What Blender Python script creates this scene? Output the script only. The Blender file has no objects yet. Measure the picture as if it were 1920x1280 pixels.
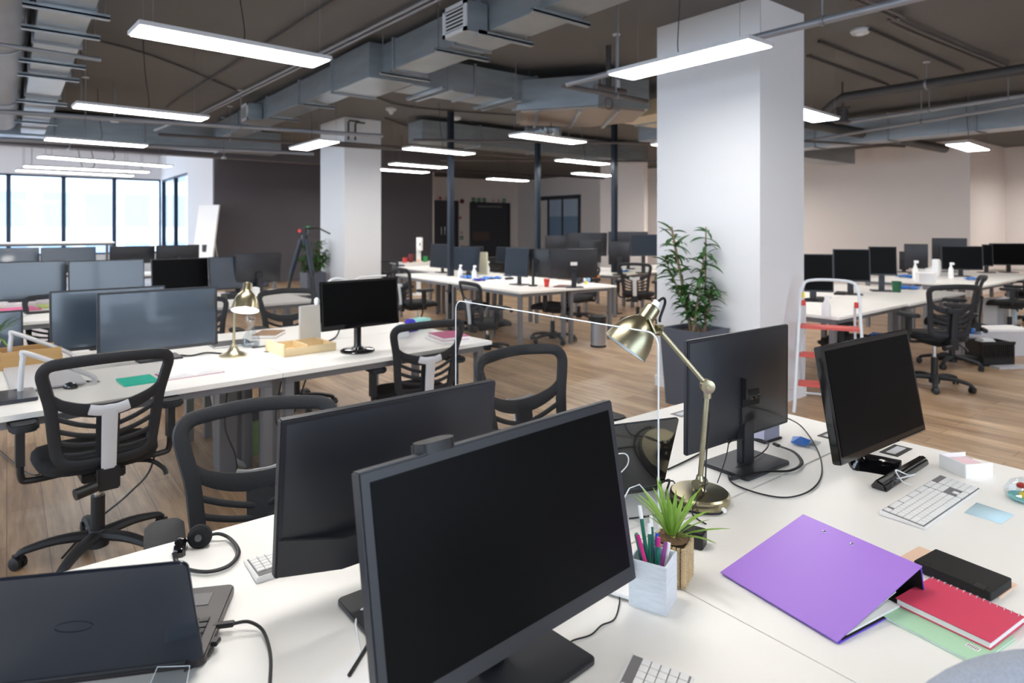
import bpy, bmesh, math, random
from mathutils import Vector, Matrix
random.seed(7)
SC = bpy.context.scene
COL = SC.collection
R = math.radians
T = 0.73            # desk top height
CEIL = 3.465

# ---------------------------------------------------------------- camera
cam_d = bpy.data.cameras.new('camera')
cam = bpy.data.objects.new('camera', cam_d); COL.objects.link(cam)
cam.location = (0, 0, 1.53)
cam.rotation_euler = (R(90), 0, R(51.8 - 90))
cam_d.sensor_width = 36; cam_d.lens = 22.575
cam_d.shift_y = -214 / 1920
cam_d.clip_start = 0.05; cam_d.clip_end = 400
cam_d.dof.use_dof = True; cam_d.dof.focus_distance = 1.75; cam_d.dof.aperture_fstop = 3.6
SC.camera = cam
SC.view_settings.view_transform = 'Standard'
SC.view_settings.look = 'None'
SC.view_settings.exposure = 1.02
SC.view_settings.gamma = 1
SC.view_settings.use_curve_mapping = False

# ---------------------------------------------------------------- world (overcast daylight)
w = bpy.data.worlds.new('world'); SC.world = w; w.use_nodes = True
nt = w.node_tree; bg = nt.nodes['Background']
tc = nt.nodes.new('ShaderNodeTexCoord'); sp = nt.nodes.new('ShaderNodeSeparateXYZ')
cr = nt.nodes.new('ShaderNodeValToRGB')
nt.links.new(tc.outputs['Generated'], sp.inputs[0]); nt.links.new(sp.outputs['Z'], cr.inputs[0])
cr.color_ramp.elements[0].position = 0.0; cr.color_ramp.elements[0].color = (0.62, 0.72, 0.84, 1)
cr.color_ramp.elements[1].position = 0.35; cr.color_ramp.elements[1].color = (0.74, 0.88, 1.0, 1)
nt.links.new(cr.outputs[0], bg.inputs[0]); bg.inputs[1].default_value = 2.6

# ---------------------------------------------------------------- helpers
def lin(c):
    return tuple(((x / 255) / 12.92 if x / 255 <= 0.04045 else ((x / 255 + 0.055) / 1.055) ** 2.4) for x in c)

def mat(name, rgb, rough=0.5, metal=0.0, vary=0.06, scale=8.0, bump=0.0, bscale=60.0, coat=0.0, stretch=None, spec=None, emit=None, estr=0):
    m = bpy.data.materials.new(name); m.use_nodes = True
    n = m.node_tree.nodes; l = m.node_tree.links; p = n['Principled BSDF']
    c = lin(rgb)
    t = n.new('ShaderNodeTexCoord'); mp = n.new('ShaderNodeMapping'); nz = n.new('ShaderNodeTexNoise'); mx = n.new('ShaderNodeMix')
    mx.data_type = 'RGBA'
    if stretch: mp.inputs['Scale'].default_value = stretch
    l.new(t.outputs['Object'], mp.inputs[0]); l.new(mp.outputs[0], nz.inputs[0])
    nz.inputs['Scale'].default_value = scale; nz.inputs['Detail'].default_value = 4
    mx.inputs[6].default_value = tuple(x * (1 - vary) for x in c) + (1,)
    mx.inputs[7].default_value = tuple(min(1, x * (1 + vary)) for x in c) + (1,)
    l.new(nz.outputs['Fac'], mx.inputs[0]); l.new(mx.outputs[2], p.inputs['Base Color'])
    p.inputs['Roughness'].default_value = rough; p.inputs['Metallic'].default_value = metal
    if coat: p.inputs['Coat Weight'].default_value = coat; p.inputs['Coat Roughness'].default_value = 0.05
    if spec is not None: p.inputs['Specular IOR Level'].default_value = spec
    if bump:
        b = n.new('ShaderNodeBump'); n2 = n.new('ShaderNodeTexNoise'); n2.inputs['Scale'].default_value = bscale
        l.new(mp.outputs[0], n2.inputs[0]); l.new(n2.outputs['Fac'], b.inputs['Height']); b.inputs['Strength'].default_value = bump
        b.inputs['Distance'].default_value = 0.01
        l.new(b.outputs[0], p.inputs['Normal'])
    if emit:
        p.inputs['Emission Color'].default_value = tuple(lin(emit)) + (1,); p.inputs['Emission Strength'].default_value = estr
    return m

def clear_mat(name, tint, gloss_fac=None, ior=1.25):
    m = bpy.data.materials.new(name); m.use_nodes = True
    n = m.node_tree.nodes; l = m.node_tree.links; n.clear()
    o = n.new('ShaderNodeOutputMaterial'); a = n.new('ShaderNodeBsdfTransparent'); g = n.new('ShaderNodeBsdfGlossy'); mx = n.new('ShaderNodeMixShader')
    f = n.new('ShaderNodeFresnel'); f.inputs[0].default_value = ior
    ge = n.new('ShaderNodeNewGeometry'); iv = n.new('ShaderNodeMath'); iv.operation = 'SUBTRACT'; iv.inputs[0].default_value = 1; l.new(ge.outputs['Backfacing'], iv.inputs[1])
    mu = n.new('ShaderNodeMath'); mu.operation = 'MULTIPLY'; l.new(f.outputs[0], mu.inputs[0]); l.new(iv.outputs[0], mu.inputs[1])
    a.inputs[0].default_value = tuple(tint) + (1,); g.inputs['Roughness'].default_value = 0.02
    if gloss_fac is None: l.new(mu.outputs[0], mx.inputs[0])
    else: mx.inputs[0].default_value = gloss_fac
    l.new(a.outputs[0], mx.inputs[1]); l.new(g.outputs[0], mx.inputs[2]); l.new(mx.outputs[0], o.inputs[0])
    return m

def veil_mat(name, rgb, opacity, weave=0):
    m = bpy.data.materials.new(name); m.use_nodes = True
    n = m.node_tree.nodes; l = m.node_tree.links; n.clear()
    o = n.new('ShaderNodeOutputMaterial'); a = n.new('ShaderNodeBsdfTransparent'); g = n.new('ShaderNodeBsdfPrincipled'); mx = n.new('ShaderNodeMixShader')
    g.inputs['Base Color'].default_value = lin(rgb) + (1,); g.inputs['Roughness'].default_value = 0.6
    mx.inputs[0].default_value = opacity
    if weave:
        t = n.new('ShaderNodeTexCoord'); v = n.new('ShaderNodeTexVoronoi'); v.inputs['Scale'].default_value = weave
        mr = n.new('ShaderNodeMapRange'); mr.inputs[1].default_value = 0.0; mr.inputs[2].default_value = 0.7
        mr.inputs[3].default_value = max(0, opacity - 0.25); mr.inputs[4].default_value = min(1, opacity + 0.25)
        l.new(t.outputs['Object'], v.inputs['Vector']); l.new(v.outputs['Distance'], mr.inputs[0]); l.new(mr.outputs[0], mx.inputs[0])
    l.new(a.outputs[0], mx.inputs[1]); l.new(g.outputs[0], mx.inputs[2]); l.new(mx.outputs[0], o.inputs[0])
    return m

def emis(name, rgb, s):
    m = bpy.data.materials.new(name); m.use_nodes = True
    n = m.node_tree.nodes; p = n['Principled BSDF']
    p.inputs['Base Color'].default_value = (0.9, 0.9, 0.9, 1)
    p.inputs['Emission Color'].default_value = tuple(rgb) + (1,); p.inputs['Emission Strength'].default_value = s
    return m

def smooth_path(pts, n=6, closed=False):
    P = [Vector(p) for p in pts]; out = []; m = len(P)
    rng = range(m if closed else m - 1)
    for i in rng:
        if closed: a, b, c, d = P[(i-1) % m], P[i], P[(i+1) % m], P[(i+2) % m]
        else: a, b, c, d = P[max(i-1, 0)], P[i], P[i+1], P[min(i+2, m-1)]
        for k in range(n):
            t = k / n
            out.append(0.5 * ((2*b) + (c-a)*t + (2*a-5*b+4*c-d)*t*t + (3*b-3*c+d-a)*t**3))
    if not closed: out.append(P[-1])
    return out

class MB:
    def __init__(s): s.v = []; s.f = []; s.M = Matrix.Identity(4)
    def add(s, vs, fs):
        o = len(s.v); s.v += [tuple(s.M @ Vector(v)) for v in vs]; s.f += [tuple(i + o for i in f) for f in fs]; return s
    def box(s, c, d, rz=0, rx=0, ry=0, taper=1.0):
        hx, hy, hz = d[0]/2, d[1]/2, d[2]/2
        m = Matrix.Translation(c) @ Matrix.Rotation(rz, 4, 'Z') @ Matrix.Rotation(ry, 4, 'Y') @ Matrix.Rotation(rx, 4, 'X')
        vs = [m @ Vector((x*hx*(taper if z < 0 else 1), y*hy*(taper if z < 0 else 1), z*hz)) for z in (-1, 1) for x, y in ((-1,-1),(1,-1),(1,1),(-1,1))]
        return s.add(vs, [(3,2,1,0),(4,5,6,7),(0,1,5,4),(1,2,6,5),(2,3,7,6),(3,0,4,7)])
    def span(s, a, b):
        return s.box([(a[i]+b[i])/2 for i in range(3)], [abs(b[i]-a[i]) for i in range(3)])
    def prism(s, poly, z0, z1):
        n = len(poly); vs = [(p[0], p[1], z0) for p in poly] + [(p[0], p[1], z1) for p in poly]
        return s.add(vs, [tuple(range(n-1, -1, -1)), tuple(range(n, 2*n))] + [(i, (i+1) % n, (i+1) % n + n, i+n) for i in range(n)])
    def hexa(s, b, t):   # bottom quad, top quad
        return s.add(list(b) + list(t), [(3,2,1,0),(4,5,6,7),(0,1,5,4),(1,2,6,5),(2,3,7,6),(3,0,4,7)])
    def tube(s, pts, r, seg=10, closed=False, sm=0, flat=1.0, up=(0,0,1), cap=True):
        P = smooth_path(pts, sm, closed) if sm else [Vector(p) for p in pts]
        n = len(P); vs = []; fs = []; N = None
        for i, p in enumerate(P):
            if closed: t = P[(i+1) % n] - P[i-1]
            else: t = P[min(i+1, n-1)] - P[max(i-1, 0)]
            t.normalize()
            if N is None:
                N = Vector(up) - t * Vector(up).dot(t)
                if N.length < 1e-3: N = Vector((1,0,0)) - t * t.x
            else: N = N - t * N.dot(t)
            N.normalize(); B = t.cross(N)
            rr = r(i/(n-1 if n > 1 else 1)) if callable(r) else r
            for k in range(seg):
                a = 2*math.pi*k/seg
                vs.append(p + N*math.cos(a)*rr*flat + B*math.sin(a)*rr)
        m = n if closed else n-1
        for i in range(m):
            for k in range(seg):
                a = i*seg+k; b = i*seg+(k+1) % seg; j = ((i+1) % n)*seg
                fs.append((a, b, j+(k+1) % seg, j+k))
        if not closed and cap:
            fs.append(tuple(range(seg-1, -1, -1))); fs.append(tuple(range((n-1)*seg, n*seg)))
        return s.add(vs, fs)
    def strip(s, pts, wf, th, nrm, sm=6, closed=False):  # flat rectangular sweep; nrm(p) is thickness direction
        P = smooth_path(pts, sm, closed); n = len(P); vs = []; fs = []
        for i, p in enumerate(P):
            t = (P[(i+1) % n] - P[i-1]) if closed else (P[min(i+1, n-1)] - P[max(i-1, 0)])
            t.normalize(); N = Vector(nrm(p)).normalized(); B = t.cross(N).normalized()
            wd = wf(i/(n if closed else n-1)) if callable(wf) else wf
            for a, b in ((-1,-.6),(-.6,-1),(.6,-1),(1,-.6),(1,.6),(.6,1),(-.6,1),(-1,.6)):
                vs.append(p + B*wd/2*a + N*th/2*b)
        m = n if closed else n-1
        for i in range(m):
            for k in range(8):
                j = ((i+1) % n)*8; fs.append((i*8+k, i*8+(k+1) % 8, j+(k+1) % 8, j+k))
        if not closed: fs.append(tuple(range(7, -1, -1))); fs.append(tuple(range((n-1)*8, n*8)))
        return s.add(vs, fs)
    def lathe(s, prof, o=(0,0,0), ax=(0,0,1), seg=24, capend=True, sx=1, sy=1):
        z = Vector(ax).normalized(); x = Vector((1,0,0)) if abs(z.x) < .9 else Vector((0,1,0))
        x = (x - z*x.dot(z)).normalized(); y = z.cross(x); o = Vector(o); n = len(prof); vs = []; fs = []
        for r, t in prof:
            for k in range(seg):
                a = 2*math.pi*k/seg; vs.append(o + z*t + x*math.cos(a)*r*sx + y*math.sin(a)*r*sy)
        for i in range(n-1):
            for k in range(seg): fs.append((i*seg+k, i*seg+(k+1) % seg, (i+1)*seg+(k+1) % seg, (i+1)*seg+k))
        if capend: fs.append(tuple(range(seg-1, -1, -1))); fs.append(tuple(range((n-1)*seg, n*seg)))
        return s.add(vs, fs)
    def cyl(s, a, b, r, seg=12, r2=None):
        a = Vector(a); b = Vector(b); d = b - a
        return s.lathe([(r, 0), (r if r2 is None else r2, d.length)], a, d, seg)
    def rbox(s, c, d, r, n=4, rz=0, taper=0):     # box with rounded vertical corners
        poly = []
        for cx, cy, a0 in ((1,1,0),(-1,1,90),(-1,-1,180),(1,-1,270)):
            for k in range(n+1):
                a = R(a0 + 90*k/n); poly.append((cx*(d[0]/2-r)+math.cos(a)*r, cy*(d[1]/2-r)+math.sin(a)*r))
        ca, sa = math.cos(rz), math.sin(rz)
        f = lambda p, k: (c[0]+(p[0]*ca-p[1]*sa)*k, c[1]+(p[0]*sa+p[1]*ca)*k)
        m = len(poly); z0, z1 = c[2]-d[2]/2, c[2]+d[2]/2
        vs = [f(p, 1-taper)+(z0,) for p in poly] + [f(p, 1)+(z1,) for p in poly]
        return s.add(vs, [tuple(range(m-1, -1, -1)), tuple(range(m, 2*m))] + [(i, (i+1) % m, (i+1) % m+m, i+m) for i in range(m)])
    def mesh(s, name, m, bev=0, smooth=True, fix=True):
        me = bpy.data.meshes.new(name); me.from_pydata(s.v, [], s.f)
        if bev or fix:
            bm = bmesh.new(); bm.from_mesh(me)
            bmesh.ops.recalc_face_normals(bm, faces=bm.faces)
            if bev:
                es = [e for e in bm.edges if len(e.link_faces) == 2 and e.calc_face_angle(0) > 0.6]
                bmesh.ops.bevel(bm, geom=es, offset=bev, segments=2, affect='EDGES', clamp_overlap=True)
            bm.to_mesh(me); bm.free()
        me.materials.append(m)
        if smooth:
            me.shade_smooth(); me.set_sharp_from_angle(angle=R(38))
        return me
    def build(s, name, m, parent=None, bev=0, smooth=True, label=None, fix=True):
        o = bpy.data.objects.new(name, s.mesh(name, m, bev, smooth, fix)); COL.objects.link(o)
        if parent is not None: o.parent = parent
        if label: o['label'] = label
        return o

def tag(o, label, cat, group=None, loc=None, rz=None):
    o['label'] = label; o['category'] = cat
    if group: o['group'] = group
    if loc is not None: o.location = loc
    if rz is not None: o.rotation_euler = (0, 0, R(rz))
    return o
def thing(name, label, cat, loc=(0,0,0), rz=0, group=None):
    o = bpy.data.objects.new(name, None); COL.objects.link(o); o.empty_display_size = 0.1
    return tag(o, label, cat, group, loc, rz)
def struct(o): o['kind'] = 'structure'; return o
def sub(name, mesh_obj, parent): return mesh_obj
def copy_tree(o, parent=None):
    c = o.copy(); COL.objects.link(c)
    if parent is not None: c.parent = parent
    for ch in list(o.children): copy_tree(ch, c)
    return c
def again(proto, label, loc, rz, group=None):
    c = copy_tree(proto); c['label'] = label
    if group: c['group'] = group
    c.location = loc; c.rotation_euler = (0, 0, R(rz)); return c
def wmesh(pts):  # cable paths given in room coordinates
    return [Vector(p) for p in pts]

# ---------------------------------------------------------------- materials
M_white = mat('white_laminate', (246,244,240), 0.35, vary=0.015)
M_edge = mat('laminate_edge', (226,224,220), 0.4, vary=0.02)
M_steel = mat('grey_painted_steel', (126,126,130), 0.4, metal=0.3, vary=0.03)
M_screen3 = mat('navy_screen', (30,38,50), 0.3, vary=0.05, spec=0.2)
M_black = mat('black_plastic', (26,26,29), 0.42, vary=0.1, bump=0.05, bscale=300)
M_satin = mat('satin_black_plastic', (42,43,49), 0.38, vary=0.08, scale=3)
M_gloss = mat('gloss_black_plastic', (14,14,17), 0.08, vary=0.05, coat=0.6)
M_screen = mat('matte_black_screen', (11,11,12), 0.34, vary=0.05, spec=0.07)
M_screen2 = mat('reflective_screen', (44,58,74), 0.24, vary=0.0, spec=1.0, coat=0.5)
M_rub = mat('dark_rubber', (31,33,38), 0.6, vary=0.1, bump=0.1)
M_pad = mat('soft_grey_pad', (92,90,90), 0.35, vary=0.08)
M_fabric = mat('black_seat_fabric', (24,24,27), 0.85, vary=0.2, scale=120, bump=0.3, bscale=500)
M_mesh = veil_mat('black_chair_mesh', (48,47,48), 0.38, weave=0)
M_meshd = veil_mat('dense_black_mesh', (30,30,33), 0.93)
M_silver = mat('silver_plastic', (205,207,212), 0.35, metal=0.1, vary=0.03)
M_chrome = mat('chrome', (215,218,222), 0.12, metal=1.0, vary=0.02)
M_galv = mat('galvanised_steel', (156,164,170), 0.3, metal=0.6, vary=0.3, scale=2.2, stretch=(1,1,5), bump=0.04, bscale=14)
M_galvd = mat('dark_galvanised_steel', (140,144,150), 0.45, metal=0.4, vary=0.2, scale=3, stretch=(1,1,4))
M_pipe = mat('grey_painted_pipe', (142,143,148), 0.4, metal=0.3, vary=0.06)
M_pipeb = mat('dark_brown_grey_pipe', (86,80,79), 0.5, vary=0.08)
M_cond = mat('dark_conduit', (58,56,57), 0.5, vary=0.1)
M_brass = mat('antique_brass', (176,168,140), 0.3, metal=1.0, vary=0.1, scale=30, stretch=(1,1,8))
M_cable = mat('black_cable_rubber', (20,20,22), 0.45)
M_cablew = mat('white_cable', (238,238,238), 0.4)
M_wall = mat('white_wall_paint', (238,237,238), 0.8, vary=0.015, scale=2)
M_wallr = mat('off_white_wall_paint', (243,235,231), 0.8, vary=0.02, scale=1.5)
M_pillar = mat('white_column_paint', (226,227,230), 0.75, vary=0.012, scale=2)
M_dark = mat('charcoal_wall_paint', (92,89,94), 0.75, vary=0.04, scale=2)
M_door = mat('charcoal_door_paint', (62,62,68), 0.5, vary=0.05)
M_ceil = mat('dark_taupe_ceiling_paint', (100,99,99), 0.85, vary=0.07, scale=1.2, bump=0.2, bscale=20)
M_ceilw = mat('white_ceiling_paint', (214,210,214), 0.85, vary=0.02)
M_fr = mat('dark_blue_grey_frame', (60,74,92), 0.4, metal=0.3, vary=0.05)
M_post = mat('black_steel_post', (38,46,58), 0.3, metal=0.5, vary=0.05)
M_glass = clear_mat('window_glass', (0.97, 0.985, 1.0), ior=1.3)
M_acr = clear_mat('clear_acrylic', (0.93, 0.94, 0.95), ior=1.22)
M_acre = mat('polished_acrylic_edge', (236,240,244), 0.15, vary=0.02)
M_clear = clear_mat('clear_plastic', (0.9, 0.93, 0.95), gloss_fac=0.14)
M_plant = mat('green_leaf', (50,92,40), 0.42, vary=0.35, scale=9)
M_plant2 = mat('bright_green_leaf', (128,168,66), 0.4, vary=0.3, scale=25)
M_stem = mat('brown_stem', (132,112,88), 0.7, vary=0.2)
M_soil = mat('bark_mulch', (120,92,66), 0.9, vary=0.45, scale=60, bump=0.8, bscale=80)
M_pot = mat('slate_planter', (78,82,94), 0.5, vary=0.05)
M_red = mat('red_plastic', (205,52,46), 0.4, vary=0.05)
M_wood = mat('pale_pine', (232,208,164), 0.5, vary=0.12, scale=6, stretch=(1,6,6))
M_woodb = mat('brown_wood', (186,148,96), 0.5, vary=0.15, scale=6, stretch=(1,6,6))
M_paper = mat('white_paper', (246,246,246), 0.8, vary=0.01)
M_blue = mat('blue_plastic', (40,120,214), 0.4, vary=0.06)
M_green = mat('green_plastic', (34,150,70), 0.4, vary=0.06)
M_purple = mat('purple_board', (172,128,224), 0.36, vary=0.03)
M_purpled = mat('violet_board_edge', (112,84,222), 0.35, vary=0.03)
M_matteblack = mat('matte_black_card', (18,18,18), 0.7)
M_crim = mat('crimson_cover', (214,66,98), 0.5, vary=0.05)
M_mag = mat('magenta_cover', (190,58,120), 0.5, vary=0.05)
M_peach = mat('peach_card', (240,206,182), 0.7, vary=0.03)
M_mint = mat('mint_cover', (180,222,188), 0.5, vary=0.05)
M_teal = mat('teal_folder', (34,196,170), 0.5, vary=0.05)
M_sticky = mat('pale_blue_note', (196,226,240), 0.7, vary=0.02)
M_pinkn = mat('pink_note', (240,120,170), 0.7)
M_limen = mat('lime_note', (206,222,130), 0.7)
M_yel = mat('yellow_plastic', (240,214,70), 0.5)
M_key = mat('white_key', (240,240,240), 0.4, vary=0.01)
M_keyd = mat('grey_key_plate', (118,116,118), 0.5)
M_ltop = mat('laptop_dark_metal', (52,47,48), 0.35, metal=0.3, vary=0.06)
M_llid = mat('laptop_lid', (40,45,56), 0.25, metal=0.25, vary=0.05, scale=2, coat=0.3)
M_panel = emis('light_diffuser', (1.0, 0.965, 0.92), 14)
M_bulb = emis('lamp_bulb', (0.95, 0.98, 1.0), 40)
M_frame = mat('white_light_frame', (200,200,204), 0.4)

def floor_mat():
    m = bpy.data.materials.new('oak_plank_floor'); m.use_nodes = True
    n = m.node_tree.nodes; l = m.node_tree.links; p = n['Principled BSDF']
    t = n.new('ShaderNodeTexCoord'); mp = n.new('ShaderNodeMapping'); mp.inputs['Rotation'].default_value = (0, 0, R(90))
    l.new(t.outputs['Object'], mp.inputs[0])
    br = n.new('ShaderNodeTexBrick'); br.inputs['Scale'].default_value = 1; br.inputs['Brick Width'].default_value = 1.3
    br.inputs['Row Height'].default_value = 0.16; br.inputs['Mortar Size'].default_value = 0.0015; br.offset = 0.37
    br.inputs['Color1'].default_value = lin((206,178,146)) + (1,); br.inputs['Color2'].default_value = lin((172,142,112)) + (1,)
    br.inputs['Mortar'].default_value = lin((96,76,60)) + (1,)
    l.new(mp.outputs[0], br.inputs[0])
    m2 = n.new('ShaderNodeMapping'); m2.inputs['Scale'].default_value = (9, 0.7, 1); l.new(t.outputs['Object'], m2.inputs[0])
    nz = n.new('ShaderNodeTexNoise'); nz.inputs['Scale'].default_value = 2.2; nz.inputs['Detail'].default_value = 7; nz.inputs['Roughness'].default_value = 0.65
    l.new(m2.outputs[0], nz.inputs[0])
    cr = n.new('ShaderNodeValToRGB'); cr.color_ramp.elements[0].position = 0.3; cr.color_ramp.elements[0].color = (0.36, 0.31, 0.28, 1)
    cr.color_ramp.elements[1].position = 0.66; cr.color_ramp.elements[1].color = (1.12, 1.1, 1.08, 1); l.new(nz.outputs['Fac'], cr.inputs[0])
    mx = n.new('ShaderNodeMix'); mx.data_type = 'RGBA'; mx.blend_type = 'MULTIPLY'; mx.inputs[0].default_value = 0.8
    l.new(br.outputs['Color'], mx.inputs[6]); l.new(cr.outputs[0], mx.inputs[7]); l.new(mx.outputs[2], p.inputs['Base Color'])
    p.inputs['Roughness'].default_value = 0.36
    b = n.new('ShaderNodeBump'); b.inputs['Strength'].default_value = 0.12; b.inputs['Distance'].default_value = 0.01; l.new(nz.outputs['Fac'], b.inputs['Height']); l.new(b.outputs[0], p.inputs['Normal'])
    return m
M_floor = floor_mat()

# ================================================================ SETTING
def slab(name, a, b, m, kind=True):
    o = MB().span(a, b).build(name, m, smooth=False)
    if kind: struct(o)
    return o
slab('floor', (-7.2, -5.2, -0.1), (19.2, 26.2, 0), M_floor)
slab('ceiling', (-7.2, -5.2, CEIL), (19.2, 15.2, CEIL + 0.15), M_ceil)
slab('ceiling', (4.45, 15.2, CEIL), (19.2, 26.2, CEIL + 0.15), M_ceil)
slab('ceiling', (-7.2, 15.2, 4.05), (4.45, 26.2, 4.2), M_ceilw)
slab('wall_bulkhead', (-7.0, 15.05, CEIL+.15), (4.45, 15.2, 4.05), M_ceilw)
slab('trim_1', (-7.0, 14.6, 3.02), (9.5, 14.95, CEIL), M_dark)      # dark downstand beam
slab('wall_dark', (4.31, 18.2, 0), (11.0, 18.35, CEIL), M_dark)
slab('wall_office', (4.31, 18.35, 3.2), (4.46, 25.6, 4.05), M_wall)
slab('wall_office_pier', (4.31, 18.35, 0), (4.46, 21.4, 3.2), M_wall)
slab('wall_office_sill', (4.31, 21.4, 0), (4.46, 25.6, 0.6), M_wall)
slab('wall_far_top', (-7.0, 25.6, 3.22), (4.46, 25.8, 4.05), M_wall)
slab('wall_far_sill', (-7.0, 25.6, 0), (4.46, 25.8, 0.62), M_wall)
slab('wall_far', (11.0, 21.0, 0), (16.95, 21.15, CEIL), M_wallr)
slab('wall_corridor', (11.0, 18.35, 0), (11.15, 21.0, CEIL), M_wallr)
slab('wall_right', (16.6, 4.85, 0), (16.75, 16.0, CEIL), M_wallr)
slab('wall_right_jog', (16.75, 4.85, 0), (19.2, 5.0, CEIL), M_wallr)
slab('wall_right_far', (16.8, 16.0, 0), (16.95, 21.0, CEIL), M_wallr)
slab('wall_right_end', (19.05, -5.0, 0), (19.2, 4.85, CEIL), M_wallr)
# window walls: behind the camera and to its left
def window_wall(name_i, a, b, z0, z1, n, th=0.12, axis='x', panes=True):
    # a: start (x,y), b: end, frame uprights between, glass panes
    root = MB()
    dx, dy = b[0]-a[0], b[1]-a[1]; L = math.hypot(dx, dy); ux, uy = dx/L, dy/L; ang = math.atan2(dy, dx)
    def bar(t0, t1, za, zb, wd=th):
        c = ((a[0]+ux*(t0+t1)/2), (a[1]+uy*(t0+t1)/2), (za+zb)/2); root.box(c, (t1-t0, wd, zb-za), rz=ang)
    bar(0, L, z0, z0+0.06); bar(0, L, z1-0.06, z1)
    for k in range(n+1):
        t = L*k/n; bar(max(0, t-0.06), min(L, t+0.06), z0, z1)
    fr = struct(root.build('window_%d' % name_i, M_fr, smooth=False))
    for k in range(n):
        g = MB(); t0, t1 = L*k/n+0.06, L*(k+1)/n-0.06
        g.box((a[0]+ux*(t0+t1)/2, a[1]+uy*(t0+t1)/2, (z0+z1)/2), (t1-t0, 0.01, z1-z0-0.12), rz=ang); g.build('pane', M_glass, fr, smooth=False)
    return fr
window_wall(1, (-5.64, 25.68), (4.31, 25.68), 0.62, 3.22, 7)
window_wall(2, (4.385, 25.6), (4.385, 21.4), 0.6, 3.2, 2)
window_wall(3, (-1.0, -5.08), (5.6, -5.08), 0.08, 3.2, 4)
slab('wall_back', (-7.2, -5.2, .08), (-1.06, -5.0, 3.2), M_wall); slab('wall_back_right', (5.66, -5.2, .08), (19.2, -5.0, 3.2), M_wall)
window_wall(4, (-7.08, -4.9), (-7.08, 25.5), 0.08, 3.2, 16)
slab('wall_back_sill', (-7.2, -5.2, 0), (19.2, -5.0, 0.08), M_wall); slab('wall_back_top', (-7.2, -5.2, 3.2), (19.2, -5.0, CEIL), M_wall)
slab('wall_left_sill', (-7.2, -5.0, 0), (-7.0, 25.8, 0.08), M_wall); slab('wall_left_top', (-7.2, -5.0, 3.2), (-7.0, 25.8, 4.05), M_wall)
slab('wall_far_end', (-7.0, 25.6, 0.62), (-5.7, 25.8, 3.22), M_wall)
# columns
def column(x0, y0, x1, y1, label):
    t = thing('column', label, 'column', ((x0+x1)/2, (y0+y1)/2, 0))
    dx, dy = (x1-x0), (y1-y0)
    MB().box((0, 0, CEIL/2), (dx, dy, CEIL)).build('shaft', M_pillar, t, smooth=False)
    MB().box((0, 0, 0.05), (dx+0.03, dy+0.03, 0.1)).build('skirting', M_wall, t, smooth=False)
column(4.96, 2.943, 5.69, 4.027, 'large white square column standing near the stepladder and tall planter')
column(4.646, 10.65, 5.35, 11.74, 'white square column farther back, beside the camera tripod and smaller planter')
for nm, px, x, y in (('leftmost of three, before the charcoal double doors', 1, (5.759, 8.956)[0], (5.759, 8.956)[1]),
                 ('middle of three, beside the glass door', 2, (7.797, 9.134)[0], (7.797, 9.134)[1]),
                 ('rightmost of three, closest to the big white column', 3, (8.478, 7.835)[0], (8.478, 7.835)[1])):
    t = thing('steel_post', 'tall dark steel post, '+nm, 'post', (x, y, 0), 0)
    MB().box((0, 0, CEIL/2), (0.085, 0.085, CEIL)).build('shaft', M_post, t, bev=.004)
    MB().box((0, 0, 0.008), (0.2, 0.2, 0.016)).build('base_plate', M_post, t)
# far doors in the pinkish wall
def dark_door(i, x0, x1, zt, double, y=21.0):
    o = struct(MB().span((x0, y-0.06, 0), (x1, y-0.0, zt)).build('door_%d' % i, M_door, smooth=False))
    fr = MB()
    for a, b in (((x0-.06, zt), (x1+.06, zt+.06)), ((x0-.06, 0), (x0, zt)), ((x1, 0), (x1+.06, zt))):
        fr.span((a[0], y-.1, a[1]), (b[0], y, b[1]))
    fr.build('door_frame', M_door, o, smooth=False)
    return o
d1 = dark_door(1, 12.45, 13.75, 2.5, True)
for sx in (13.02, 13.18): MB().cyl((sx, 20.9, 1.25), (sx, 20.9, 1.55), .012).build('door_handle', M_chrome, d1)
d2 = dark_door(2, 14.45, 16.3, 2.47, False)
MB().span((14.5, 20.925, 1.0), (15.3, 20.94, 1.35)).build('kick_plate', mat('bronze_plate', (92,76,72), .5), d2)
MB().span((14.7, 20.86, 2.33), (15.9, 20.94, 2.4)).build('door_closer', M_steel, d2)
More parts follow.
